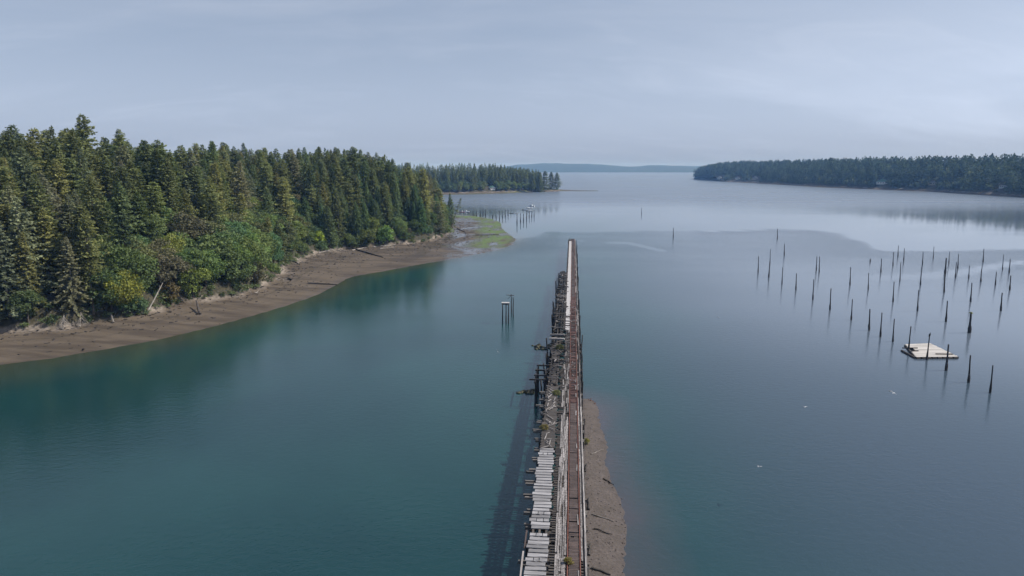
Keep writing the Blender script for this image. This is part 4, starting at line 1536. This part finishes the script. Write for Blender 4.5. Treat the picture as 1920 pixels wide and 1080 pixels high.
log('drift_timber', on_bar(1132, 891), on_bar(1150, 900), .13, 'dark short log lying at the water edge of the gravel bar', 'dark_driftwood')
log('drift_timber', on_bar(1108, 1062), on_bar(1146, 1072), .16, 'dark drift log on the gravel bar at the bottom of the picture', 'dark_driftwood')
log('drift_timber', on_bar(1112, 990), on_bar(1148, 998), .09, 'thin half-buried stick on the lower gravel bar', 'dark_driftwood')
log('drift_timber', on_bar(1110, 962), on_bar(1150, 972), .08, 'thin brown pole lying across the middle of the gravel bar', 'driftwood')
log('drift_timber', on_bar(1108, 848), on_bar(1132, 836), .08, 'thin pale stick slanting across the upper gravel bar', 'driftwood')
for j, y in enumerate((64, 74, 83, 95, 108)):
    zz = h_bar(3.0, y)
    log('drift_timber', (2.75 + .2 * (j % 2), y, zz + .1), (3.1, y + rnd.uniform(2.2, 4), zz + .15), .16,
        ['dark timber fallen along the right foot of the trestle, nearest one', 'dark timber fallen along the right foot of the trestle, second from the bottom',
         'dark timber fallen along the right foot of the trestle, middle one of five', 'dark timber fallen along the right foot of the trestle, second farthest',
         'dark timber fallen along the right foot of the trestle, farthest one'][j], 'dark_driftwood')

# ------------------------------------------------------------------ the field of old mooring piles on the right
S7 = 520 / 1920.0


def z7(zx, zy):
    return 1400 + zx * S7, 440 + zy * S7


ORD = ['first', 'second', 'third', 'fourth', 'fifth', 'sixth', 'seventh', 'eighth', 'ninth', 'tenth', 'eleventh', 'twelfth', 'thirteenth', 'fourteenth', 'fifteenth', 'sixteenth', 'seventeenth', 'eighteenth']
front = [(82, 150, 80, 262), (160, 190, 153, 296), (250, 225, 244, 345), (345, 268, 341, 382), (465, 310, 458, 452), (584, 372, 577, 522), (732, 447, 724, 592), (853, 515, 848, 662),
         (937, 540, 926, 708), (1023, 583, 1012, 742)]
special = {
    (1137, 635, 1120, 800): 'thin pile at the notched left corner of the white raft',
    (1266, 702, 1247, 868): 'pile with a dark bird on top at the front edge of the white raft',
    (1398, 760, 1381, 940): 'pile at the right end of the white raft',
    (1549, 835, 1538, 1023): 'first pile to the right of the white raft, toward the viewer',
    (1705, 905, 1686, 1095): 'nearest pile of all, farthest to the lower right',
    (1553, 545, 1542, 680): 'thick pile with a tuft of yellow-green plants on its top',
    (1382, 162, 1374, 270): 'thickest dark pile in the middle of the back rows',
    (856, 165, 856, 188): 'short stub of a pile barely above the water among tall ones',
    (262, 62, 260, 145): 'lone pile above the left end of the front diagonal row',
    (486, 150, 482, 250): 'left pile of the close-set pair in the left part of the field',
    (506, 153, 502, 262): 'right pile of the close-set pair in the left part of the field',
    (165, 100, 161, 206): 'thin pile seen directly behind the second pile of the front diagonal row',
}
mid = [(720, 225, 716, 350), (845, 265, 842, 385), (1021, 325, 1013, 465), (1191, 383, 1183, 530), (1390, 458, 1380, 603)]
second = [(934, 165, 929, 262), (1068, 192, 1061, 325), (1212, 225, 1203, 350), (1374, 262, 1367, 400), (1560, 333, 1551, 465), (1769, 402, 1760, 528)]
back = [(1017, 120, 1013, 215), (1051, 75, 1047, 155), (1092, 95, 1088, 185), (1222, 120, 1217, 210), (1297, 82, 1292, 165), (1405, 118, 1400, 205), (1467, 135, 1462, 235),
        (1452, 190, 1445, 300), (1542, 215, 1538, 305), (1643, 97, 1637, 190), (1627, 235, 1621, 330), (1779, 138, 1771, 245), (1729, 257, 1722, 350), (1825, 170, 1817, 265), (1829, 283, 1822, 385)]
allp = [(c, f'{ORD[i]} pile from the left in the front diagonal row of old piles') for i, c in enumerate(front)]
allp += [(c, f'{ORD[i]} pile from the left in the row just behind the front diagonal row') for i, c in enumerate(mid)]
allp += [(c, f'{ORD[i]} pile from the left in the third diagonal row of the field') for i, c in enumerate(second)]
allp += [(c, f'{ORD[i]} pile from the left among the scattered back piles of the field') for i, c in enumerate(sorted(back))]
allp += list(special.items())
DARK = M['pile']
seed = 2000


def mooring(px0, py0, px1, py1, lab, group, rad=None, name='mooring_pile', top_extra=None):
    global seed
    seed += 1
    b = at(px1, py1)
    t_ = top_over(b, px0, py0)
    Hh = max(.6, t_[2])
    root = empty(name, (b[0], b[1], 0), lab, 'pile', group)
    q = random.Random(seed)
    rr_ = (rad or q.uniform(.14, .20)) * 1.05
    lean = (t_[0] - b[0], t_[1] - b[1])
    me = pile_mesh(Hh, rr_, seed, 'pile', lean, foot=q.uniform(.35, .8))
    link('shaft', me, parent=root)
    # a collar of mussels and weed at the tide mark
    mb = MB()
    n = 9
    rings = []
    for zz, k in ((-.4, 1.4), (.5, 1.8), (1.3, 1.7), (2.2, 1.2)):
        s = (zz + 1.2) / (Hh + 1.2)
        if zz < Hh - .2:
            rings.append([(lean[0] * s + math.cos(6.283 * j / n) * rr_ * k * q.uniform(.8, 1.15), lean[1] * s + math.sin(6.283 * j / n) * rr_ * k * q.uniform(.8, 1.15), zz) for j in range(n)])
    if len(rings) > 1:
        mb.loft(rings)
        mb.build('mussel_collar', M['timber_dark'], root)
    return root, Vector((t_[0] - b[0], t_[1] - b[1], Hh))


for (a, b, c, d), lab in allp:
    x0, y0 = z7(a, b); x1, y1 = z7(c, d)
    rad = .30 if 'thick' in lab else .15 if 'thin' in lab else None
    root, tp = mooring(x0, y0, x1, y1, lab, 'old piles standing in the bay on the right', rad)
    if 'bird on top' in lab:                       # a cormorant perched on it
        bird = empty('perched_bird', root.location + tp, 'dark bird perched on the pile at the front of the raft', 'bird')
        mb = MB(); mb.loft([[(math.cos(6.283 * j / 8) * r_ + ox, math.sin(6.283 * j / 8) * r_ * .8, zz) for j in range(8)] for zz, r_, ox in
                            ((0, .10, -.05), (.15, .24, 0), (.42, .26, .02), (.62, .15, .06), (.78, .08, .10), (.86, .10, .14), (.95, .04, .18))])
        mb.build('body', M['cormorant'], bird, smooth=True)
        mb = MB(); mb.beam((.2, 0, .9), (.42, 0, .88), .04, .04); mb.build('beak', M['cormorant'], bird)
        mb = MB(); mb.beam((-.1, 0, .1), (-.38, 0, -.12), .12, .04); mb.build('tail', M['cormorant'], bird)
    if 'tuft' in lab:
        tree('pile_plant', SHRUB[3], root.location + tp + Vector((0, 0, -.1)), .15, 1.0, (0.19, 0.20, 0.03, 1), 'tuft of yellow-green plants rooted on top of the thick pile', 'plant', None)
for (px, y0, y1, lab) in ((1262.5, 427, 445, 'lone pile in open water, nearest the middle of the picture, right of the trestle end'),
                          (1457.8, 428.5, 447, 'lone pile standing beyond the left end of the field'),
                          (1203, 389.5, 401, 'tiny distant pile alone in the middle of the bay')):
    mooring(px, y0, px, y1, lab, None, .2)
# the thin far piles by the anchorage
S4 = 1 / 6.0
farp = [(643, 680, 740), (683, 690, 750), (722, 678, 760), (755, 678, 740), (783, 675, 745), (863, 735, 770), (903, 740, 776), (940, 690, 790), (975, 695, 765), (1010, 680, 755), (1037, 680, 740),
        (1137, 725, 830), (1177, 720, 810), (1210, 725, 805), (1245, 680, 785), (1275, 690, 760), (1303, 690, 755), (1330, 680, 750)]
for i, (zx, a, b) in enumerate(farp):
    px = 780 + zx * S4
    mooring(px, 280 + a * S4, px - .2, 280 + b * S4, f'{ORD[i]} from the left of the thin far piles beyond the green mud flat', 'thin far piles by the anchorage', .26)

# ------------------------------------------------------------------ the white raft
rc = at(1742, 661)
raft = empty('work_raft', (rc[0], rc[1], 0), 'low white bird-stained raft with dark log edges among the piles', 'raft')
cor = [at(*p)[:2] - rc[:2] for p in ((1697, 648.5), (1744, 646.5), (1797, 672), (1717, 672.5))]
A_, B_, C_, D_ = [np.array(c) for c in cor]
nb = 26
for j in range(nb):
    s = (j + .5) / nb
    l0, l1 = A_ + (D_ - A_) * s, B_ + (C_ - B_) * s
    if .30 < s < .52:
        l0 = l0 + (l1 - l0) * .13                      # the notch at the left side
    if s > .8:
        l1 = l1 - (l1 - l0) * .02 * (j % 2)
    d = l1 - l0
    ln = float(np.hypot(*d))
    wd_ = float(np.hypot(*(D_ - A_))) / nb * .93
    m_ = (l0 + l1) / 2
    me = unit_boxes(1, .04, 'raft', 600 + j)[0]
    link('deck_board', me, (m_[0], m_[1], .46 + .01 * (j % 3)), (0, 0, math.atan2(d[1], d[0])), (ln * .985, wd_, .08), raft)
for (p, q, n) in ((A_, B_, 6), (D_, C_, 8), (A_, D_, 4), (B_, C_, 5)):
    for j in range(n):
        a, b = p + (q - p) * (j / n + .01), p + (q - p) * ((j + 1) / n - .02)
        mb = MB(); mb.tube([(a[0], a[1], .14), (b[0], b[1], .14)], [.30, .27], 8); mb.build('float_log', M['dark_driftwood'], raft)
for (px, py, ln, an) in ((1706, 656.5, 4.2, .1), (1715, 662, 2.0, .2), (1770, 668, 4.5, .05)):
    q = at(px, py) - rc
    mb = MB(); mb.box((q[0], q[1], .62), (ln, .35, .25), Matrix.Rotation(an, 3, 'Z'), .03); mb.build('timber', M['dark_driftwood'], raft)
q0, q1 = at(1690.5, 658.5) - rc, at(1716, 672.3) - rc
mb = MB(); mb.tube([(q0[0], q0[1], .16), (q1[0], q1[1], .16)], [.30, .32], 8); mb.build('float_log', M['dark_driftwood'], raft)


# ------------------------------------------------------------------ gulls
def gull(px, py, z, rz, span, lab, bank=0.0, flap=.25, dark=False):
    c = at(px, py, z)
    root = empty('gull', c, lab, 'bird', None, rz)
    root.rotation_euler = (0, bank, rz)
    mb = MB(); mb.loft([[(math.cos(6.283 * j / 7) * r_, yy, math.sin(6.283 * j / 7) * r_) for j in range(7)] for yy, r_ in ((-.34, .01), (-.2, .06), (0, .085), (.16, .07), (.24, .045), (.31, .05), (.38, .012))])
    mb.build('body', M['gull' if not dark else 'gullwing'], root, smooth=True)
    for sg in (-1, 1):
        h = span / 2
        mb = MB()
        top = [(sg * .05, .12, .03), (sg * h * .45, .16, .03 + flap * h * .55), (sg * h, -.10, .03 + flap * h * .45)]
        bot = [(sg * .05, -.10, .03), (sg * h * .45, -.04, .03 + flap * h * .55), (sg * h, -.14, .03 + flap * h * .45)]
        vs = top + bot + [(x, y, z_ - .02) for x, y, z_ in top + bot]
        fs = [(0, 1, 4, 3), (1, 2, 5, 4), (9, 10, 7, 6), (10, 11, 8, 7), (0, 6, 7, 1), (1, 7, 8, 2), (3, 4, 10, 9), (4, 5, 11, 10), (2, 8, 11, 5)]
        mb.add(vs, fs)
        mb.build('wing', M['gullwing'], root)
    mb = MB(); mb.box((0, -.40, 0), (.14, .16, .02)); mb.build('tail', M['gull'], root)


gull(1347, 595, 4, 1.2, 1.5, 'gull gliding over open water between the trestle and the pile field', .2)
gull(1669, 734, 5, .6, 1.5, 'left one of two gulls flying below the white raft', .3, .35)
gull(1675, 737, 5, 2.2, 1.4, 'right one of two gulls flying below the white raft', -.4, .35)
gull(1424, 875, 6, 1.9, 1.3, 'gull flying low over the dark water right of the gravel bar', .3, .3)
gull(1510, 763, 3, 2.4, 1.1, 'small gull far out over the right-hand water', .1, .2)
gull(1042, 492, 4, .4, 1.4, 'gull flying left of the far end of the trestle', .5, .4, True)
gull(933, 659, 4, .2, 1.2, 'gull flying below the white-topped platform', .9, .3, True)


# ------------------------------------------------------------------ boats at the anchorage
def hull_mesh(L, B, Hh, mat):
    mb = MB()
    rings = []
    for i in range(8):
        s = i / 7
        wdt = B / 2 * (math.sin(min(1, (1 - s) * 1.5 + .02) * math.pi / 2)) * (.82 + .18 * s if s < .4 else 1)
        y = (s - .5) * L
        sh = Hh * (1 + .25 * s * s)
        rings.append([(-wdt, y, sh), (-wdt * .85, y, sh * .3), (0, y, -.25), (wdt * .85, y, sh * .3), (wdt, y, sh), (0, y, sh * 1.02)])
    mb.loft(rings)
    return mb.mesh('hull', M[mat])


def boat(px, py, L, rz, lab, kind, hullm='white', cat='boat', name='motor_boat'):
    c = at(px, py)
    root = empty(name, (c[0], c[1], 0), lab, cat, None, rz)
    B = L * .30
    link('hull', hull_mesh(L, B, L * .11, hullm), parent=root)
    if kind == 'sail':
        mb = MB(); mb.box((0, .2, L * .11 + .35), (B * .55, L * .38, .6), jit=.04); mb.build('cabin', M['white'], root)
        mb = MB(); mb.tube([(0, .6, .8), (0, .6, L * 1.25)], [.09, .06], 6); mb.build('mast', M['grey'], root)
        mb = MB(); mb.tube([(0, .5, L * .11 + 1.5), (0, -L * .33, L * .11 + 1.5)], [.16, .12], 6); mb.build('boom', M['sail'], root)
        mb = MB(); mb.tube([(0, L * .49, L * .15), (0, .6, L * 1.2)], [.015, .015], 4); mb.build('forestay', M['grey'], root)
    elif kind == 'cabin':
        mb = MB(); mb.box((0, .1 * L, L * .11 + .7), (B * .7, L * .40, 1.3), jit=.05); cb = mb.build('cabin', M['white'], root)
        for sg in (-1, 1):
            m2 = MB(); m2.box((sg * B * .35, .1 * L, L * .11 + .95), (.08, L * .30, .45)); m2.build('window', M['glass'], cb)
        m2 = MB(); m2.box((0, .1 * L + L * .2, L * .11 + .95), (B * .55, .08, .45)); m2.build('windscreen', M['glass'], cb)
    else:
        for yy in (-.18, .15):
            mb = MB(); mb.box((0, yy * L, L * .11), (B * .8, .25, .08)); mb.build('thwart', M['grey'], root)
        mb = MB(); mb.box((0, -L * .5, L * .12), (.3, .3, .6)); mb.build('outboard_motor', M['darkhull'], root)
    return root


boat(991, 391, 9.0, 2.0, 'white sailing boat with a bare mast moored beyond the far piles', 'sail', name='sailing_boat')
boat(997, 387, 8.0, 1.3, 'white cabin boat moored behind the sailing boat', 'cabin')
boat(992.5, 396, 7.0, 1.8, 'white cabin boat among the right-hand far piles', 'cabin')
boat(982, 394, 4.5, 1.5, 'small dark dinghy left of the sailing boat', 'dinghy', 'darkhull', name='dinghy')
boat(959, 400.5, 4.5, 1.5, 'small pale dinghy between the two groups of far piles', 'dinghy', 'grey', name='dinghy')
boat(966.5, 400.8, 4.2, 1.7, 'small pale dinghy, right one of the two between the far piles', 'dinghy', 'white', name='dinghy')
boat(874, 397.5, 7.5, 1.5, 'bright white cabin boat at the right end of the little dock', 'cabin')
boat(866, 398.2, 6.5, 1.4, 'red-hulled small boat in the middle of the little dock', 'cabin', 'redhull')
boat(858, 397.8, 7.0, 1.6, 'white boat at the left end of the little dock behind the headland', 'cabin')
boat(878.5, 398.6, 4.5, 1.2, 'dark dinghy tied at the right end of the little dock', 'dinghy', 'darkhull', name='dinghy')
d0, d1 = at(850, 399.6), at(881, 400.0)
dock = empty('boat_dock', ((d0[0] + d1[0]) / 2, (d0[1] + d1[1]) / 2, 0), 'low floating dock with small boats behind the green mud flat', 'dock')
dd = Vector(d1) - Vector(d0)
nn = 9
for j in range(nn):
    p = dd * ((j + .5) / nn - .5)
    mb = MB(); mb.box((0, 0, 0), (dd.length / nn * .97, 1.8, .25)); o = mb.build('dock_section', M['grey'], dock, (p.x, p.y, .35)); o.rotation_euler.z = math.atan2(dd.y, dd.x)
for s in (-.25, .1):
    mb = MB(); mb.tube([(dd.x * s, dd.y * s + 1.2, -1), (dd.x * s, dd.y * s + 1.2, 6.5 if s > 0 else 3)], [.18, .15], 7); mb.build('dock_pile', M['pile'], dock)


# ------------------------------------------------------------------ houses among the far trees
def house(P, w_, d_, h_, rz, wall, roof, lab, nwin=3):
    root = empty('house', P, lab, 'house', None, rz)
    mb = MB(); mb.box((0, 0, h_ / 2 - .6), (w_, d_, h_ + 1.2)); wl = mb.build('wall', M[wall], root)
    rh = w_ * .32
    mb = MB()
    o_ = .5
    x, y = w_ / 2 + o_, d_ / 2 + o_
    lo = h_ - .15
    vs = [(-x, -y, lo), (x, -y, lo), (0, -y, lo + rh), (-x, y, lo), (x, y, lo), (0, y, lo + rh)]
    mb.add(vs, [(0, 1, 2), (5, 4, 3), (0, 2, 5, 3), (2, 1, 4, 5), (1, 0, 3, 4)])
    rf = mb.build('roof', M[roof], root)
    m2 = MB(); m2.box((w_ * .2, d_ * .1, lo + rh * .8), (.8, .8, 1.8)); m2.build('chimney', M['grey'], rf)
    for i in range(nwin):
        m2 = MB(); m2.box(((i - (nwin - 1) / 2) * w_ / nwin * .9, -d_ / 2 - .02, h_ * .55), (w_ / nwin * .5, .10, h_ * .36)); m2.build('window', M['glass'], root)
    m2 = MB(); m2.box((w_ * .5 + .02, 0, 1.05), (.1, 1.0, 2.1)); m2.build('door', M['grey'], root)


P = at(921, 359.6, 3.0)
for _ in range(30):
    if sdist(P[None, :2], T2)[0] > 9:
        break
    P = P + np.array([0, 2.0, 0])
house((P[0], P[1], float(h_point(P[:2])[0])), 10, 9, 4.6, .5, 'wall_white', 'roof_green', 'white house with a green roof at the water of the second point')
P2_ = P + np.array([-22, 2, 0])
house((P2_[0], P2_[1], float(h_point(P2_[:2])[0])), 6, 5, 3, .3, 'wall_white', 'roof_grey', 'small white shed left of the green-roofed house', 2)
for (px, w_, wall, roof, off, lab) in ((1350, 14, 'wall_white', 'roof_grey', 16, 'white house nearest the tip of the right-hand headland'),
                                       (1384, 13, 'wall_white', 'roof_grey', 18, 'pale house, second from the tip of the right-hand headland'),
                                       (1417, 18, 'wall_tan', 'roof_grey', 22, 'broad tan house in the clearing on the right-hand headland'),
                                       (1655, 24, 'wall_white', 'roof_green', 30, 'long pale house above the beach midway along the right-hand headland'),
                                       (1748, 15, 'wall_tan', 'roof_grey', 30, 'tan house among trees on the right half of the right-hand headland'),
                                       (1880, 12, 'wall_white', 'roof_grey', 34, 'small pale house near the right edge of the picture')):
    i = np.argmin(np.abs(np.array([project(np.r_[q, 2.0])[0, 0] for q in T3[:14]]) - px))
    pxs = np.array([project(np.r_[q, 2.0])[0, 0] for q in T3[:14]])
    k = int(np.searchsorted(pxs, px)) - 1
    t_ = (px - pxs[k]) / (pxs[k + 1] - pxs[k])
    q = T3[k] * (1 - t_) + T3[k + 1] * t_
    dv = unit(q - np.zeros(2)); q = q + dv * off
    while sdist(q[None], T3)[0] < off * .6:
        q = q + dv * 4
    house((q[0], q[1], float(h_head(q)[0])), w_, w_ * .6, 5, -.5, wall, roof, lab, 4)

# ------------------------------------------------------------------ drift logs, stumps and snags along the left beach
def ground(px, py):
    P = at(px, py, 1.0)
    for _ in range(4):
        P = at(px, py, float(h_left(P[:2])[0]) * .5 + P[2] * .5)
    zz = hz.reshape(len(gx), len(gy))[int(round((P[0] - gx[0]) / 2.2)), int(round((P[1] - gy[0]) / 2.2))]
    return Vector((P[0], P[1], float(zz)))


U3 = Vector((0, 0, .22))
log('drift_log', ground(579, 532) + U3, ground(633, 534) + U3 * .6, .38, 'long dark waterlogged tree lying on the mud at the bend of the shore', 'dark_driftwood', 'log', branches=3, root_end=True)
log('drift_log', ground(661, 466) + U3, ground(718, 483) + U3, .48, 'long dark drift log slanting down the mud, middle of the wooded shore', 'dark_driftwood', branches=2)
log('drift_log', ground(597, 474) + U3, ground(634, 467) + U3, .4, 'pale log below the small lime-green bush', 'driftwood')
log('drift_log', ground(700, 463) + U3, ground(742, 459) + U3, .4, 'pale grey log under the fresh-green bush', 'driftwood', branches=2)
log('drift_log', ground(712, 467) + U3, ground(738, 465) + U3, .32, 'lower of two pale logs under the fresh-green bush', 'driftwood')
log('drift_log', ground(660, 470) + U3, ground(690, 463) + U3, .3, 'broken pale log at the head of the long dark drift log', 'driftwood')
log('drift_log', ground(541, 488) + U3, ground(562, 497) + U3, .38, 'dark log under the trees at the inner bend of the shore', 'dark_driftwood')
log('drift_log', ground(857, 427) + U3, ground(872, 434) + U3, .4, 'dark log on the sand spit at the headland tip', 'dark_driftwood')
log('drift_log', ground(872, 436) + U3, ground(890, 434) + U3, .35, 'dark log farther out on the wet flat by the headland tip', 'dark_driftwood')
log('drift_log', ground(892, 440) + U3, ground(935, 440) + U3, .4, 'long dark log lying across the green mud flat', 'dark_driftwood')
log('drift_stump', ground(374, 590) + U3, ground(369, 577) + Vector((0, 0, 2.6)), .38, 'dark upright root stump standing on the mud below the yellow-green tree', 'dark_driftwood', 'stump', root_end=True)
log('drift_stump', ground(540, 523) + U3, ground(548, 527) + U3 * 3, .5, 'dark root wad on the sand at the shore bend', 'dark_driftwood', 'stump', root_end=True)
log('drift_stump', ground(213, 606) + U3, ground(209, 596) + Vector((0, 0, 2.2)), .26, 'forked pale stump beside the fallen treetops', 'driftwood', 'stump', branches=3)
log('drift_log', ground(156, 656) + U3, ground(159, 658) + U3 * 3, .22, 'single small dark stub on the open mud at lower left', 'dark_driftwood', 'stump')
log('drift_log', ground(318, 606) + U3, ground(326, 605) + U3, .15, 'small dark stick on the mud below the fallen white trunk', 'dark_driftwood')
log('dead_tree', ground(273, 586) + U3, ground(290, 576) + Vector((2.5, 2, 7.5)), .22, 'white dead trunk leaning over the bank right of the yellow-turning maple', 'pale_bark', 'dead tree', branches=3)
for nm_, px, py, tp, lab in (('fallen_treetop', 118, 618, (108, 590), 'grey dead brush heap fallen onto the beach, left one'),
                             ('fallen_treetop', 150, 613, (160, 582), 'larger grey dead treetop fallen onto the beach, right one')):
    b = ground(px, py)
    root = empty(nm_, b, lab, 'dead tree')
    q = random.Random(px)
    mb = MB(); mb.tube([(0, 0, .1), (-.6, 1.2, 2.0), (-1.0, 2.4, 4.2)], [.22, .16, .08], 6); mb.build('trunk', M['driftwood'], root)
    for j in range(34):
        s = q.random()
        b0 = Vector((-1.0 * s, 2.4 * s, .1 + 4.1 * s))
        a = q.uniform(-2.6, .6)
        v = Vector((math.cos(a) * q.uniform(1.2, 3.2), math.sin(a) * q.uniform(.6, 2.2), -b0.z + .2 + q.uniform(0, 1.2)))
        m2 = MB(); m2.tube([b0, b0 + v * .5 + Vector((0, 0, .35)), b0 + v], [.06, .045, .015], 4); m2.build('branch', M['driftwood'], root)
# drift line rubble along the top of the beach
for (px, py, lab) in ((444, 556, 'scatter of grey drift sticks at the beach top below the maples'), (470, 549, 'scatter of grey drift sticks beside the brown-tinged bush'),
                      (520, 525, 'heap of drift sticks on the pale sand at the bend'), (640, 471, 'tangle of drift sticks right of the lime-green bush'), (770, 458, 'tangle of pale drift sticks near the headland'),
                      (815, 452, 'brown drift tangle just before the headland tip')):
    b = ground(px, py)
    root = empty('drift_sticks', b, lab, 'driftwood')
    for j in range(12):
        q = Vector((rnd.uniform(-4, 4), rnd.uniform(-2.5, 2.5), 0))
        zz = float(h_left((b + q).xy[:])[0]) - b.z
        a = rnd.uniform(0, 3.14)
        v = Vector((math.cos(a), math.sin(a), rnd.uniform(-.05, .25))) * rnd.uniform(1, 3)
        q.z = max(-.5, min(.8, zz)) + .12
        m2 = MB(); m2.tube([q, q + v * .5, q + v], [.14, .11, .05], 5); m2.build('stick', M['driftwood' if rnd.random() < .6 else 'dark_driftwood'], root)
# dead snags standing in the wood
for (px, py, hgt, lab) in ((42, 560, 26, 'tall grey dead snag with bare stubs at the left edge of the wood'), (95, 520, 27, 'grey dead snag standing among the grey-green spruces'),
                           (712, 462, 9, 'thin white leaning snag above the pale drift logs'), (733, 460, 10, 'thin pale snag right of the fresh-green bush'), (560, 497, 5, 'short bare post on the beach at the bend')):
    P = at(px, py, 2.0)
    dv = unit(np.array([P[0], P[1]]))
    p2_ = P[:2]
    want = 1.5 if hgt < 15 else 14
    if hgt > 6:
        for _ in range(60):
            if sdist(p2_[None], T1)[0] > want:
                break
            p2_ = p2_ + dv
    root = empty('dead_snag', (p2_[0], p2_[1], float(h_left(p2_)[0])), lab, 'dead tree')
    link('trunk', trunk_mesh(hgt, .28 if hgt > 15 else .14, px, lean=.0 if hgt > 15 else .12, mat='pale_bark', stubs=int(hgt * 1.4) if hgt > 6 else 0), parent=root)
# the dark tree leaning out from the headland tip
P = at(843, 434, 2.0)
lt = empty('leaning_fir', (P[0], P[1], 2.2), 'dark half-dead fir leaning out over the water at the headland tip', 'fir')
lt.rotation_euler = (0, R(20), 0)
c = link('crown', conifer_crown(410, 27, 3.0, z0=.15, whorl=1.3, nb=4, spray=1.0, ragged=.5, power=.6, droop=.3, gap=.2), parent=lt); c.color = DK
link('trunk', trunk_mesh(27, .35, 411, stubs=20), parent=lt)
